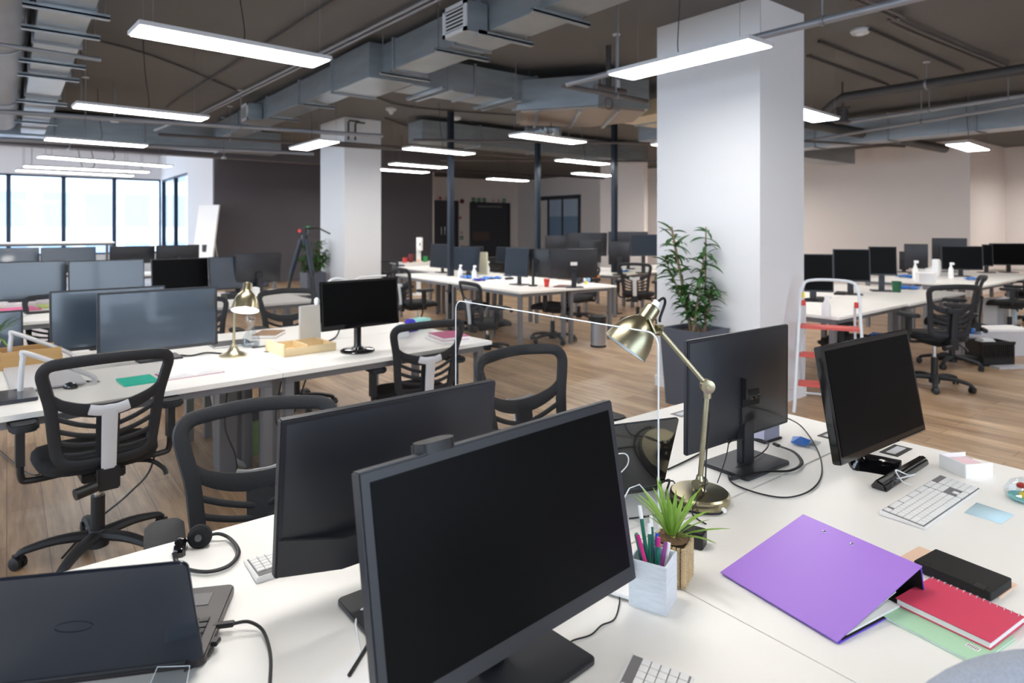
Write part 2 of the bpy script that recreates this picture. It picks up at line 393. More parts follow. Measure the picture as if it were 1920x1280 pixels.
# signs above the doors (small pictogram squares)
M_sg = mat('green_sign', (16,122,70), .5); M_srd = mat('red_sign', (205,60,50), .5); M_sw = mat('sign_white', (230,230,226), .6)
def sign(px_x, z, s, kind, label, y=20.99):
    t = thing('wall_sign', label, 'sign', (px_x, y, z))
    g = kind[0] == 'g'
    MB().box((0, -.005, 0), (s, .01, s)).build('sign_plate', M_sg if g else M_sw, t, smooth=False)
    b = MB(); k = kind[1:]; m = M_sw if g else M_srd; yy = -.014
    def q(pts):
        b.add([(p[0]*s, yy, p[1]*s) for p in pts] + [(p[0]*s, yy+.004, p[1]*s) for p in pts],
              [tuple(range(len(pts))), tuple(range(2*len(pts)-1, len(pts)-1, -1))])
    if k == 'down': q([(-.06,.35),(.06,.35),(.06,0),(-.06,0)]); q([(-.25,.02),(.25,.02),(0,-.35)])
    if k == 'run': q([(-.05,.4),(.1,.4),(.1,.25),(-.05,.25)]); q([(-.2,.2),(.12,.2),(.05,-.05),(-.1,-.05)]); q([(-.1,-.05),(0,-.05),(.28,-.38),(.12,-.38)]); q([(-.12,-.02),(-.02,-.02),(-.22,-.38),(-.35,-.38)])
    if k == 'box': q([(-.3,.3),(.3,.3),(.3,.2),(-.3,.2)]); q([(-.3,-.2),(.3,-.2),(.3,-.3),(-.3,-.3)]); q([(-.3,.2),(-.2,.2),(-.2,-.2),(-.3,-.2)]); q([(.05,.15),(.2,.15),(.2,-.15),(.05,-.15)])
    if k == 'dot': b.cyl((0, yy, 0), (0, yy+.004, 0), s*.36, 20)
    if k == 'phone': q([(-.3,.35),(-.12,.35),(-.1,.05),(.1,-.15),(.35,-.15),(.35,-.35),(.0,-.35),(-.3,-.05)])
    b.build('pictogram', m, t, smooth=False)
Z1 = 2.62
for x, z, kd, lb in ((12.73, Z1+.02, 'rdown', 'white and red arrow sign, leftmost in the row above the charcoal double doors'),
                     (13.02, Z1+.02, 'rdot', 'white and red round sign second from left above the charcoal double doors'),
                     (13.3, Z1+.02, 'rrun', 'red sign just left of the dark post above the double doors'),
                     (14.57, Z1, 'gdown', 'green exit sign with down arrow, leftmost above the wide charcoal door'),
                     (14.83, Z1, 'gbox', 'green and white square sign, middle of the three above the wide charcoal door'),
                     (15.09, Z1, 'grun', 'green running figure sign, third of three above the wide charcoal door'),
                     (15.55, Z1, 'rdown', 'small red arrow sign between the green running sign and the red hose sign'),
                     (15.82, Z1, 'rphone', 'small red hose sign next to the rightmost green sign'),
                     (16.09, Z1, 'gphone', 'green telephone sign, rightmost above the wide charcoal door'),
                     (13.93, 1.9, 'rdot', 'red fire call point sign halfway up between the two dark doors'),
                     (14.0, 1.33, 'rrun', 'small red square sign low between the two dark doors'),
                     (14.0, 1.12, 'gphone', 'small green square sign directly below the low red sign')):
    sign(x, z, .17 if z > 2 else .15, kd, lb)
t = thing('fire_bell', 'dark red round fire bell high on the wall between the two dark doors', 'fire bell', (14.02, 20.99, 2.55))
MB().lathe([(.09,0),(.09,.03),(.05,.06),(.01,.065)], (0,0,0), (0,-1,0), 20).build('bell_dome', mat('dark_red_metal', (110,24,34), .4), t)
MB().box((0,-.004,0),(.12,.008,.12)).build('back_plate', M_red, t)
# glass office door and lighter walls at right
struct(MB().span((16.72, 17.2, 2.6), (16.8, 19.6, 2.75)).build('trim_2', M_door, smooth=False))
dd = struct(MB().span((16.72, 18.9, 0), (16.8, 19.0, 2.6)).span((16.72, 17.2, 0), (16.8, 17.28, 2.6)).span((16.72, 18.1, 0), (16.8, 18.18, 2.6)).build('door_3', M_door, smooth=False))
MB().span((16.74, 17.28, .1), (16.76, 18.1, 1.95)).span((16.74, 18.18, .1), (16.76, 18.9, 1.95)).build('frosted_pane', mat('frosted_glass', (134,158,184), .5), dd, smooth=False)
MB().span((16.74, 17.28, 1.95), (16.76, 18.1, 2.6)).span((16.74, 18.18, 1.95), (16.76, 18.9, 2.6)).build('upper_pane', mat('pale_glass', (190,206,226), .2), dd, smooth=False)
slab('wall_nib', (14.1, 11.9, 0), (14.25, 13.6, CEIL), M_wallr)
# building outside the far windows
t = thing('office_building', 'pale office tower with blue glass seen through the far windows', 'building', (4.0, 60, -12))
MB().box((0, 0, 17), (15, 8, 34)).build('facade', mat('pale_facade', (196,202,212), .6), t, smooth=False)
for kx in range(6):
    for kz in range(8):
        MB().box((-6.2+kx*2.5, -4.05, 4+kz*3.6), (1.6, .2, 2.4)).build('window', mat('blue_facade_glass', (140,162,192), .4) if not (kx or kz) else bpy.data.materials['blue_facade_glass'], t, smooth=False)

# ================================================================ 14 PANELS
def light_proto():
    t = thing('ceiling_light', 'x', 'ceiling light', (0,0,0))
    MB().box((0,0,.018),(1.2,.3,.028)).build('frame', M_frame, t, bev=.003)
    MB().box((0,0,.002),(1.17,.27,.008)).build('diffuser', M_panel, t, smooth=False)
    for sx in (-1,1):
        for sy in (-1,1): MB().cyl((sx*.52,sy*.12,.032),(sx*.52,sy*.12,CEIL-2.7-.003),.0016,6).build('hanging_wire', M_steel, t)
    MB().tube([(.0,.0,.03),(.05,.0,.1),(.02,.02,.4),(.0,.03,CEIL-2.7-.005)],.004,6,sm=6).build('power_cord', M_cable, t)
    return t
LPROTO = light_proto(); first = True
def light(label, p, rz, group='suspended light panels', L=1.0, z=2.7):
    global first
    if first: t = LPROTO; first = False; t['label'] = label; t.location = (p[0],p[1],z); t.rotation_euler=(0,0,R(rz)); t['group']=group
    else: t = again(LPROTO, label, (p[0],p[1],z), rz, group)
    if L != 1.0: t.scale = (L, 1, 1)
    return t
light('largest suspended light panel at upper left, nearest above the room', (1.188, 4.431), 3.7)
light('suspended light panel at the top of the large white column, under the grey pipe', (3.771, 2.825), 90)
for lb, a, rz in (
    ('suspended light panel second behind the largest one, left of the galvanised duct', (1.106, 7.524), 4),
    ('suspended light panel above the far left windows, third in its line', (0.995, 10.578), 4),
    ('small suspended light panel just left of the farther white column', (3.46, 9.006), 90),
    ('suspended light panel between the leftmost and middle dark posts', (5.673, 6.41), 4),
    ('suspended light panel crossing behind the leftmost dark post', (5.264, 8.492), 4),
    ('upper light panel just right of the farther white column', (6.2, 10.75), 4),
    ('lower light panel just right of the farther white column', (6.497, 11.959), 4),
    ('suspended light panel between the middle and rightmost dark posts', (8.184, 8.32), 4),
    ('low suspended light panel left of the rightmost dark post', (10.279, 10.121), 4),
    ('suspended light panel above the wide charcoal door', (9.77, 12.572), 4),
    ('suspended light panel peeking out right of the large white column', (6.486, 3.372), 4),
    ('suspended light panel in front of the right hand wall', (11.1, 3.267), 4),
    ('light panel edge showing just left of the large white column', (7.805, 5.859), 4)):
    light(lb, a, rz)
light('topmost long light strip in front of the far left windows', (1.45, 13.581), 17, 'long light strips by the far windows', 1.8)
light('middle long light strip in front of the far left windows', (1.319, 15.572), 0, 'long light strips by the far windows', 1.8)
light('lowest long light strip in front of the far left windows', (1.21, 16.839), 5, 'long light strips by the far windows', 1.8)
# unseen panels added to brighten the room
for i, (x, y, w_) in enumerate(((0.9,1.7,'above the near desks'),(2.7,-.6,'above and behind the binder'),(-1.6,3.2,'left, above the near chairs'),(-2.2,7.0,'left, above the second desks'),
                  (-0.8,-1.2,'behind the viewpoint'),(5.6,0.0,'right of the stepladder'),(8.6,0.2,'right, above the floor'),(13.5,1.2,'far right above the desks'),(14.5,9.4,'beyond the large column'),(7.2,4.9,'behind the large column'),(9.6,6.3,'second behind the large column'),(12.1,7.9,'third behind the large column'),(11.2,.7,'right, beyond the floor'),(16.4,2.6,'farthest right'),(15.6,11.8,'beside the far right wall'),(13.2,10.0,'fourth behind the large column'),(7.0,15.8,'behind the small column'),(17.8,3.2,'beyond the right wall corner'))):
    light('added light panel %s, unseen' % w_, (x,y), 4 if i % 2 else 90, 'suspended light panels')

# ================================================================ DUCTS AND PIPES
def duct(label, pts_boxes, flanges):
    t = thing('air_duct', label, 'duct', (0,0,0))
    for a, b in pts_boxes: MB().span(a, b).build('duct_section', M_galv, t, bev=.004)
    for a, b in flanges:
        MB().span(a, b).build('flange', M_galvd, t, smooth=False)
    return t
def fl(x0, x1, z0, z1, y, e=.018): return ((x0-e, y-.014, z0-e), (x1+e, y+.014, z1+e))
duct('long galvanised duct running from top centre back to the left column',
     [((3.03,1.9,3.105),(3.40,6.0,3.40)), ((2.88,6.0,3.05),(3.40,6.95,3.41)), ((2.93,6.95,3.105),(3.25,12.4,3.39))],
     [fl(3.03,3.40,3.105,3.40,y) for y in (2.4,3.5,4.65,5.75)] + [fl(2.88,3.40,3.05,3.41,6.93)] + [fl(2.93,3.25,3.105,3.39,y) for y in (8.1,9.4,10.8,12.3)])
duct('flat galvanised branch duct heading right from the elbow to the cassette unit',
     [((3.41,6.05,3.05),(5.15,6.5,3.38))], [((5.12,6.03,3.03),(5.16,6.52,3.4)),((4.2,6.03,3.03),(4.23,6.52,3.4))])
duct('bright galvanised duct over the far left, running toward the windows',
     [((.17,1.6,3.0),(.47,12.6,3.32))], [fl(.17,.47,3.0,3.32,y) for y in (2.8,4.0,5.2,6.3,7.5,8.9,10.4,11.8)])
duct('wide galvanised cross duct in the background left of the small column', [((-.5,12.9,3.0),(4.3,13.5,3.4))], [((x,12.88,2.98),(x+.03,13.52,3.42)) for x in (.6,1.9,3.2)])
duct('galvanised duct low behind the middle post in the background', [((5.6,9.6,3.02),(11.5,10.1,3.38))], [((x,9.58,3.0),(x+.03,10.12,3.4)) for x in (6.8,8.3,9.8)])
duct('galvanised duct along the right hand wall top', [((11.2,1.4,2.95),(11.65,6.2,3.36))], [fl(11.2,11.65,2.95,3.36,y) for y in (2.0,3.2,4.4,5.6)])
duct('second galvanised duct across the back on the right', [((8.5,6.8,3.0),(15.5,7.3,3.36))], [((x,6.78,2.98),(x+.03,7.32,3.38)) for x in (9.8,11.4,13)])
def vent(label, loc, rz=0):
    t = thing('air_vent', label, 'vent', loc, rz, 'duct vents')
    MB().box((0,0,0),(.2,.34,.24)).build('collar', M_galv, t, bev=.003)
    f = MB()
    for s_ in (-1,1): f.box((-.105,s_*.15,0),(.014,.04,.24)); f.box((-.105,0,s_*.105),(.014,.34,.03))
    f.build('vent_frame', M_frame, t)
    for k in range(6): MB().box((-.103,0,-.075+k*.03),(.012,.26,.008),ry=R(30)).build('louvre', M_frame, t, smooth=False)
    MB().box((-.1,0,0),(.004,.26,.18)).build('dark_opening', M_matteblack, t)
vent('square air vent on the side of the long duct near top centre', (2.92,4.32,3.19))
vent('square air vent on the long duct farther back near the left column', (2.82,9.75,3.2))
HN = 0
def hanger(x0, x1, y, z, label, group):
    t = thing('duct_hanger', label, 'duct hanger', ((x0+x1)/2, y, z), 0, group)
    L = x1-x0
    MB().box((0,0,-.012),(L,.04,.02)).box((0,-.018,0),(L,.004,.03)).box((0,.018,0),(L,.004,.03)).build('strut', M_galv, t)
    for s_ in (-1,1): MB().cyl((s_*(L/2-.03),0,-.02),(s_*(L/2-.03),0,CEIL-z),.005,8).build('threaded_rod', M_steel, t)
for y, l in ((2.5,'nearest under the long duct, at the picture top'),(3.5,'second under the long duct, right of the square vent'),(4.17,'under the long duct directly below the square vent'),
             (4.8,'under the long duct left of the square vent'),(5.85,'under the long duct just before its elbow'),(8.0,'under the long duct beyond its elbow'),(9.3,'under the long duct by the farther vent')):
    hanger(2.93, 3.5 if y < 6.5 else 3.35, y, 3.08 if y<6 else 3.09, 'galvanised hanger strut '+l, 'hangers under the long duct')
for y, l in ((3.9,'nearest the viewpoint'),(5.2,'second'),(5.8,'third'),(6.95,'fourth'),(7.6,'fifth'),(9.2,'sixth'),(11.0,'farthest')):
    hanger(.08, .56, y, 2.975, 'galvanised hanger strut under the bright left duct, %s along it' % l, 'hangers under the bright left duct')
for x, l in ((3.75,'closest to the elbow'),(4.7,'closest to the cassette unit')):
    t = thing('duct_hanger', 'galvanised strut pair under the flat branch duct, '+l, 'duct hanger', (x,6.27,3.03), 0, 'struts under the branch duct')
    for s_ in (-.06,.06): MB().box((s_,0,0),(.04,.8,.03)).build('strut', M_galv, t)
    for s_ in (-1,1): MB().cyl((0,s_*.37,-.02),(0,s_*.37,CEIL-3.03),.005,8).build('threaded_rod', M_steel, t)
# ceiling cassette unit right of the branch
t = thing('air_handling_unit', 'large flat galvanised air handling box hung beside the middle post', 'air conditioner', (5.75,6.0,2.96), -38)
MB().prism([(-.75,-.45),(.2,-.75),(.85,-.5),(.85,.3),(.3,.75),(-.75,.6)], 0, .36).build('casing', M_galv, t, bev=.004)
MB().prism([(-.7,-.42),(.2,-.72),(.8,-.48),(.8,.28),(.28,.7),(-.7,.55)], -.03, -.002).build('drip_tray', mat('taupe_steel', (150,138,128), .5, metal=.3), t)
for k in (-.5,.0,.45): MB().box((k,.0,-.045),(.04,1.3,.026)).build('support_rail', M_galv, t)
for x,y in ((-.6,-.35),(.7,-.4),(.7,.25),(-.6,.5)): MB().cyl((x,y,.37),(x,y,CEIL-2.96),.006,8).build('threaded_rod', M_steel, t)
t = thing('flexible_duct', 'silver flexible duct behind the middle post under the air handling box', 'duct', (5.9,7.2,2.92), -40); MB().cyl((.25,.02,.1),(.25,.02,CEIL-2.92),.006).build('hanger_rod', M_steel, t); (MB().tube([(0,0,0),(.15,.02,-.02),(.34,.03,.03),(.52,.0,.02)],lambda q:.11+.006*math.sin(q*120),16,sm=14).build('duct_hose', M_galv, t))
t = thing('return_air_box', 'pale warm-lit rectangular return air box between rightmost post and big column', 'vent', (7.2,5.6,3.02), 0)
MB().box((0,0,.1),(1.0,1.3,.2)).build('box', mat('warm_lit_galvanised', (206,192,166), .45, metal=.2), t, bev=.004)  # warm light on the box is put into its steel colour
MB().box((0,0,-.012),(.04,1.3,.02)).build('support_rail', M_galv, t)

PIPES = []
def pipe(label, pts, r, m=None, cat='pipe', rods=(), name='ceiling_pipe', group=None, sm=0):
    t = thing(name, label, cat, tuple(pts[0]), 0, group); o = Vector(pts[0])
    MB().tube([Vector(p)-o for p in pts], r, 12, sm=sm).build('pipe_run', m or M_pipe, t)
    for p in rods:
        q = Vector(p)-o
        MB().cyl(q, (q.x,q.y,CEIL-o.z), .006, 8).build('hanger_rod', M_pipe, t)
        MB().lathe([(r+.008,-.012),(r+.008,.012)], q, tuple((Vector(pts[-1])-Vector(pts[0])).normalized()), 16).build('pipe_clamp', M_steel, t)
        MB().lathe([(.04,0),(.04,.01)], (q.x,q.y,CEIL-o.z-.011), (0,0,1), 12).build('rod_plate', M_frame, t)
pipe('near grey sprinkler pipe crossing in front of the large column top', [(4.12,1.2,2.85),(4.06,4.34,2.85)], .026, rods=((4.1,2.0,2.85),(4.07,3.72,2.85)))
pipe('brown grey pipe elbow joining the end of the near sprinkler pipe', [(4.06,4.4,2.85),(5.28,4.42,2.85)], .024, M_pipeb, rods=((4.8,4.41,2.85),))
t = thing('sprinkler_valve', 'cluster of pipe fittings left of the large column beneath the light', 'valve', (5.05,4.75,3.0))
MB().cyl((-.2,0,0),(.25,0,0),.04).build('valve_body', M_pipeb, t); MB().cyl((0,0,0),(0,0,CEIL-3.0),.03).build('riser', M_cond, t)
MB().tube([(.06*math.cos(a),.0,.06*math.sin(a)-.15) for a in [i*math.pi/8 for i in range(16)]],.008,8,closed=True).build('hand_wheel', M_pipeb, t)
MB().cyl((.15,0,-.02),(.15,0,.12),.022).build('fitting', M_silver, t); MB().cyl((-.12,0,-.02),(-.12,0,.14),.02).build('fitting', M_chrome, t)
pipe('long grey pipe from the left edge toward the small column, upper one', [(-1.6,10.4,2.95),(4.6,9.1,2.95)], .032, rods=((.8,9.9,2.95),(2.6,9.5,2.95)))
pipe('long grey pipe from the left edge toward the small column, lower one', [(-1.6,13.1,2.9),(4.5,11.7,2.9)], .035, rods=((1.0,12.5,2.9),(3.0,12.05,2.9)))
pipe('short brown pipe offset left of the small light panel', [(1.8,10.93,2.93),(3.8,10.75,2.95),(6.0,10.4,2.95)], .024, M_pipeb, rods=((2.8,10.84,2.94),))
pipe('pipe stub angled between the two long left pipes', [(1.9,9.4,3.0),(1.7,10.6,2.95)], .02)
for k, dx in enumerate((0,.07)):
    pipe('%s one of two parallel ceiling conduits by the long duct' % ('left' if not k else 'right'), [(2.5+dx,12.4,3.42),(2.86+dx,1.0,3.42)], .016, M_pipe, 'conduit', name='conduit', group='paired conduits beside the long duct')
pipe('thin dark conduit across the ceiling behind the largest light panel', [(-.6,7.6,3.44),(1.0,7.9,3.44),(2.5,9.4,3.44)], .012, M_cond, 'conduit', name='conduit', sm=6)
pipe('dark conduit along the ceiling left of the paired conduits', [(2.0,11.4,3.44),(2.25,1.5,3.44)], .012, M_cond, 'conduit', name='conduit')
t = thing('round_duct', 'large grey round pipe along the far left edge of the ceiling', 'duct', (-.05,7,3.2))
MB().cyl((0,-5.5,.0),(0,5.5,.0),.19,28).build('duct_tube', M_galvd, t)
MB().cyl((-.5,-2.6,.08),(-.5,5.5,.08),.13,24).build('side_pipe', M_galvd, t)
for y in (-3,0,3): MB().lathe([(.2,-.015),(.2,.015)],(0,y,0),(0,1,0),28).build('joint_ring', M_galv, t)
pipe('thin cross pipe under the bright left duct', [(-1.2,6.2,2.93),(.62,6.35,2.93)], .018)
# small column front loops
pipe('pair of dark looped conduits on the front of the small column, left one', [(4.9,10.6,3.4),(4.72,10.6,3.4),(4.7,10.6,3.36),(4.7,10.6,3.06)], .016, M_cond, 'conduit', name='conduit', group='looped conduits on small column')
pipe('pair of dark looped conduits on the front of the small column, right one', [(5.0,10.58,3.38),(4.84,10.58,3.38),(4.82,10.58,3.34),(4.82,10.58,3.06)], .016, M_cond, 'conduit', name='conduit', group='looped conduits on small column')
pipe('grey pipe crossing the front of the small column', [(4.3,10.5,2.98),(6.4,10.45,2.98),(8.5,10.2,2.98)], .026, M_pipeb, rods=((6.0,10.46,2.98),))
pipe('brown pipe below the flexible duct behind the middle posts', [(5.2,9.2,2.95),(9.2,6.7,2.95)], .022, M_pipeb, rods=((7.2,7.95,2.95),))
pipe('long thin pipe in the background beyond the rightmost post', [(7.2,11.6,2.95),(12.6,7.8,2.95)], .022, M_pipeb)
pipe('dark thin conduit on the ceiling left of the leftmost post', [(3.9,8.2,3.44),(5.0,9.0,3.44),(7.6,8.3,3.44)], .012, M_cond, 'conduit', name='conduit', sm=5)
pipe('second dark conduit on the ceiling behind the small column', [(5.2,10.2,3.44),(6.6,10.9,3.44),(9.6,10.4,3.44)], .012, M_cond, 'conduit', name='conduit', sm=5)
pipe('far ceiling pipe above the wide charcoal door', [(9.0,14.2,3.0),(15.8,13.2,3.0)], .025, M_cond)
# right side
for i, (a, b, l) in enumerate((((7.02,3.59,3.44),(9.32,3.66,3.44),'lowest'),((6.57,3.24,3.44),(9.22,3.27,3.44),'second lowest'),((6.54,2.74,3.44),(9.18,2.76,3.44),'third'))):
    pipe('dark ceiling conduit right of the large column, %s of three' % l, [a, b], .014, M_cond, 'conduit', name='conduit', group='three ceiling conduits at right')
for k, dy in enumerate((0,.07)):
    pipe('brown conduit pair bending across the upper right ceiling, %s one' % ('front' if k else 'rear'), [(5.5,2.44-dy,3.42),(6.3,2.43-dy,3.42),(6.6,2.5-dy,3.42),(9.3,2.4-dy,3.42)], .016, M_pipeb, 'conduit', name='conduit', sm=5, group='bending conduit pair')
pipe('thick dark pipe on the right ending in a downturned elbow', [(8.45,1.2,3.2),(8.45,3.85,3.2),(8.45,3.98,3.13),(8.5,4.2,2.98)], .06, M_cond, rods=((8.45,2.9,3.2),))
pipe('upper slim grey pipe across the right side', [(9.3,.9,3.1),(9.9,4.45,3.1)], .026, rods=((9.55,2.4,3.1),(9.7,3.3,3.1)))
pipe('lower slim grey pipe across the right side', [(9.3,1.4,3.0),(10.7,5.55,3.0)], .024, rods=((10.0,3.5,3.0),))
pipe('thick dark brown pipe sloping toward the right hand wall', [(9.4,4.86,3.1),(14.7,4.73,3.1)], .085, M_cond)
pipe('brown thin pipe low behind the large column at right', [(9.6,5.6,2.95),(12.4,4.6,2.95)], .02, M_pipeb)
t = thing('pipe_elbow', 'dark flanged pipe fitting beside the light panel right of the large column', 'pipe', (8.75,4.0,3.02))
MB().lathe([(.1,-.1),(.1,-.08),(.07,-.08),(.07,.08),(.1,.08),(.1,.1)],(0,0,0),(0,0,1),20).build('flange', M_cond, t); MB().cyl((0,0,.1),(0,0,CEIL-3.02),.012).build('hanger_rod', M_cond, t)
def detector(label, p, dome=False, m=None):
    t = thing('smoke_detector', label, 'smoke detector', p)
    MB().lathe([(.085,0),(.09,-.02),(.075,-.045)],(0,0,0),(0,0,1),20).build('base', m or M_frame, t)
    MB().lathe([(.045,-.045),(.035,-.09 if dome else -.06),(.01,-.11 if dome else -.065)],(0,0,0),(0,0,1),16).build('cap', m or M_frame, t)
detector('white smoke detector on the ceiling right of the large column', (6.56,2.83,CEIL))
detector('white cone-shaped detector hanging left of the leftmost post', (4.9,9.4,CEIL), True)
detector('white round detector close behind the leftmost post', (6.2,9.47,CEIL))
for p, l in ((((1.146, 10.138, 3.0)),'hanging below the long upper left pipe'),(((0.918, 14.393, 3.0)),'white, hanging from the dark beam at left'),(((3.419, 13.667, 2.95)),'at the top of the charcoal wall')):
    t = thing('ceiling_sprinkler', 'small sprinkler head '+l, 'sprinkler', p)
    MB().cyl((0,0,0),(0,0,CEIL-p[2] if p[1]<15 else .4),.012).build('drop_pipe', M_pipe, t)
    MB().lathe([(.01,0),(.05,-.02),(.05,-.05)],(0,0,0)).build('rose', M_silver, t)

# ================================================================ DESKS
def desk(label, x0, y0, w_, d_, rz=0, group=None, z=T, legs=(1,1,1,1), grom=True, name='desk'):
    t = thing(name, label, 'desk', (x0, y0, 0), rz, group)
    MB().span((.0001,.0014,z-.025),(w_-.0001,d_-.0014,z)).build('tabletop', M_white, t, bev=.0005)
    lg = .06
    for i, (x, y) in enumerate(((.06,.08),(w_-.06,.08),(.06,d_-.08),(w_-.06,d_-.08))):
        if legs[i]:
            MB().box((x,y,(z-.07)/2),(.05,.05,z-.07)).build('leg', M_steel, t, bev=.002)
    MB().span((.04,.05,z-.07),(w_-.04,.09,z-.026)).span((.04,d_-.09,z-.07),(w_-.04,d_-.05,z-.026)).span((.035,.09,z-.07),(.085,d_-.09,z-.026)).span((w_-.085,.09,z-.07),(w_-.035,d_-.09,z-.026)).build('frame', M_steel, t, smooth=False)
    return t
G1 = 'bench desks of the nearest row'
desk('near right desk of the front row, holding the purple binder and white keyboard', 1.174, .365, 1.462, .724, 0, G1)
desk('rear right desk of the front row, holding the brass lamp and upright monitor', 1.174, 1.093, 1.462, .726, 0, G1)
desk('near left desk of the front row, beneath the big central monitor', -.29, .365, 1.462, .724, 0, G1)
desk('rear left desk of the front row, beneath the headset and laptop', -.29, 1.093, 1.462, .726, 0, G1)
G2 = 'bench desks of the second row'
def rot2(x, y, px=1.19, py=3.545, a=3.8):
    c, s_ = math.cos(R(a)), math.sin(R(a)); return (px + x*c - y*s_, py + x*s_ + y*c)
for lb, x, y in (('front right desk of the second row, with the magenta book and round-footed monitor', .003, 0), ('rear right desk of the second row, with the purple and teal items', .003, .8),
                 ('front left desk of the second row, with the brass lamp and open book', -1.5, 0), ('rear left desk of the second row, with the wide screens', -1.5, .8)):
    p = rot2(x, y); desk(lb, p[0], p[1], 1.5, .796, 3.8, G2)
G3 = 'bench desks of the third row'
for lb, x, y in (('front right desk of the third row behind the lit brass lamp', 1.2, 6.83), ('rear right desk of the third row beside the tripod', 1.45, 7.64),
                 ('front left desk of the third row with pink and lime notes', -.3, 6.78), ('rear left desk of the third row', -.05, 7.6), ('far left desk of the third row', -1.8, 6.76)):
    desk(lb, x, y, 1.48, .8, 1.5, G3)
G4 = 'desks behind the third row'
for lb, x, y in (('dark-loaded desk in front of the far windows, left', -.5, 13.55),('dark-loaded desk in front of the far windows, middle', 1.2, 12.35),('dark-loaded desk in front of the charcoal wall', 2.14, 11.0)):
    desk(lb, x, y, 1.5, .8, 0, G4)
t = desk('high white standing table before the far windows', -1.9, 15.0, 3.6, .8, 0, None, z=1.24, name='standing_table')
# centre group: row running away, screens facing its long sides
G5 = 'white desks of the centre group'
def rotc(x, y, px=4.97, py=6.16, a=-4.0):
    c, s_ = math.cos(R(a)), math.sin(R(a)); return (px + x*c - y*s_, py + x*s_ + y*c)
for lb, x, y in (('front left desk of the centre group, nearest corner toward the viewer', 0, 0), ('front right desk of the centre group with the red cup nearby', .815, 0),
                 ('rear left desk of the centre group, behind the leftmost post', 0, 1.86), ('rear right desk of the centre group', .815, 1.86), ('last right desk of the centre group', .815, 3.72)):
    p = rotc(x, y); desk(lb, p[0], p[1], .81, 1.85, -4.0, G5)
t = desk('small white desk with side screen beside the small column, holding coloured cups', 6.9, 12.6, 1.6, .7, 0); MB().span((0,-.02,T-.16),(1.6,0,T+.02)).build('modesty_panel', M_white, t)
G6 = 'desks behind the rightmost post'
for lb, x, y in (('white desk behind the rightmost post with a blue tray', 8.05, 7.4), ('white desk farther behind the rightmost post', 7.95, 8.22), ('white desk in front of the frosted glass door', 9.48, 8.0)):
    desk(lb, x, y, 1.5, .8, 5, G6)
G7 = 'desks on the right side'
for lb, x, y, w_, d_ in (('long white desk right of the large column, behind the stepladder', 5.8, 2.68, 1.6, .75), ('rear desk behind the stepladder against the large column side', 5.8, 3.44, 1.6, .75),
                 ('second white desk right of the large column, with the green cup', 7.42, 2.70, 1.85, .75), ('rear second desk right of the large column under dark screens', 7.42, 3.46, 1.85, .75),
                 ('white desk at far right with blue cloths', 10.4, 2.9, 1.7, .78), ('rear desk at far right before the corner of the wall', 10.4, 3.69, 1.7, .78),
                 ('last white desk at the right picture edge', 12.12, 2.95, 1.7, .78), ('last rear desk at the right picture edge', 12.12, 3.74, 1.7, .78)):
    desk(lb, x, y, w_, d_, 1.5, G7)

# ================================================================ MONITORS
def monitor(label, p, yaw, w_, h_, zc, tilt=0, style='plate', by=.06, bx=0, zt=T, th=.035, bez=.012, bot=.02, scr=None, body=None, group=None, base=(.24,.18), back=None, name='computer_monitor', far=False):
    scr = scr or M_screen2; body = body or M_satin
    t = thing(name, label, 'monitor', (p[0], p[1], zt), yaw+90, group)
    z = zc - zt
    Mt = Matrix.Translation((0,0,z)) @ Matrix.Rotation(R(-tilt), 4, 'X')
    b = MB(); b.M = Mt
    # housing, front face at y=0, thickness backwards, tapering back
    hw, hh = w_/2, h_/2
    b.hexa([(-hw,0,-hh),(hw,0,-hh),(hw,0,hh),(-hw,0,hh)], [(-hw,th*.55,-hh),(hw,th*.55,-hh),(hw,th*.55,hh),(-hw,th*.55,hh)])
    o = b.build('housing', body, t, bev=.003)
    b = MB(); b.M = Mt; k = .7
    b.hexa([(-hw+.006,th*.5,-hh+.006),(hw-.006,th*.5,-hh+.006),(hw-.006,th*.5,hh-.006),(-hw+.006,th*.5,hh-.006)],
           [(-hw*.62,th*1.3,-hh*.62),(hw*.62,th*1.3,-hh*.62),(hw*.62,th*1.3,hh*.5),(-hw*.62,th*1.3,hh*.5)])
    b.build('back_cover', body, t)
    b = MB(); b.M = Mt; b.span((-hw+bez,-.0015,-hh+bot),(hw-bez,.0005,hh-bez)).build('screen', scr, t, smooth=False)
    if back:
        for fn in back: fn(t, Mt, hw, hh, th)
    # stand
    if style == 'arm':
        MB().cyl((bx,by+.05,0),(bx,by+.05,z+.05),.018).build('stand_pole', M_black, t); MB().box((bx,by+.05,.01),(.08,.1,.02)).build('desk_clamp', M_black, t)
        MB().tube([(bx,by+.05,z),(bx*.5,by+.02,z+.02),(0,th,z)],.018,8).build('arm', M_black, t)
    elif style == 'round':
        MB().lathe([(base[0]/2,0),(base[0]/2,.008),(base[0]/2-.012,.016),(.04,.018),(.035,.03)],(0,by,0)).build('stand_base', M_gloss, t)
        MB().lathe([(.028,.02),(.024,.05),(.024,max(.06,z-hh*.6))],(0,by,0),(0,0,1),18).build('stand_neck', M_gloss, t)
    elif style == 'foot':
        pass
    else:
        MB().rbox((bx,by,.006),(base[0],base[1],.012),.012).build('stand_base', body, t, bev=.002)
        MB().box((bx,by,(z-hh*.45)/2),(.065,.03,z-hh*.45),).build('stand_neck', body, t, bev=.006)
        MB().box((bx,(by+th)/2,z-hh*.5),(.09,abs(by-th)+.03,.06)).build('stand_mount', body, t, bev=.004)
    return t

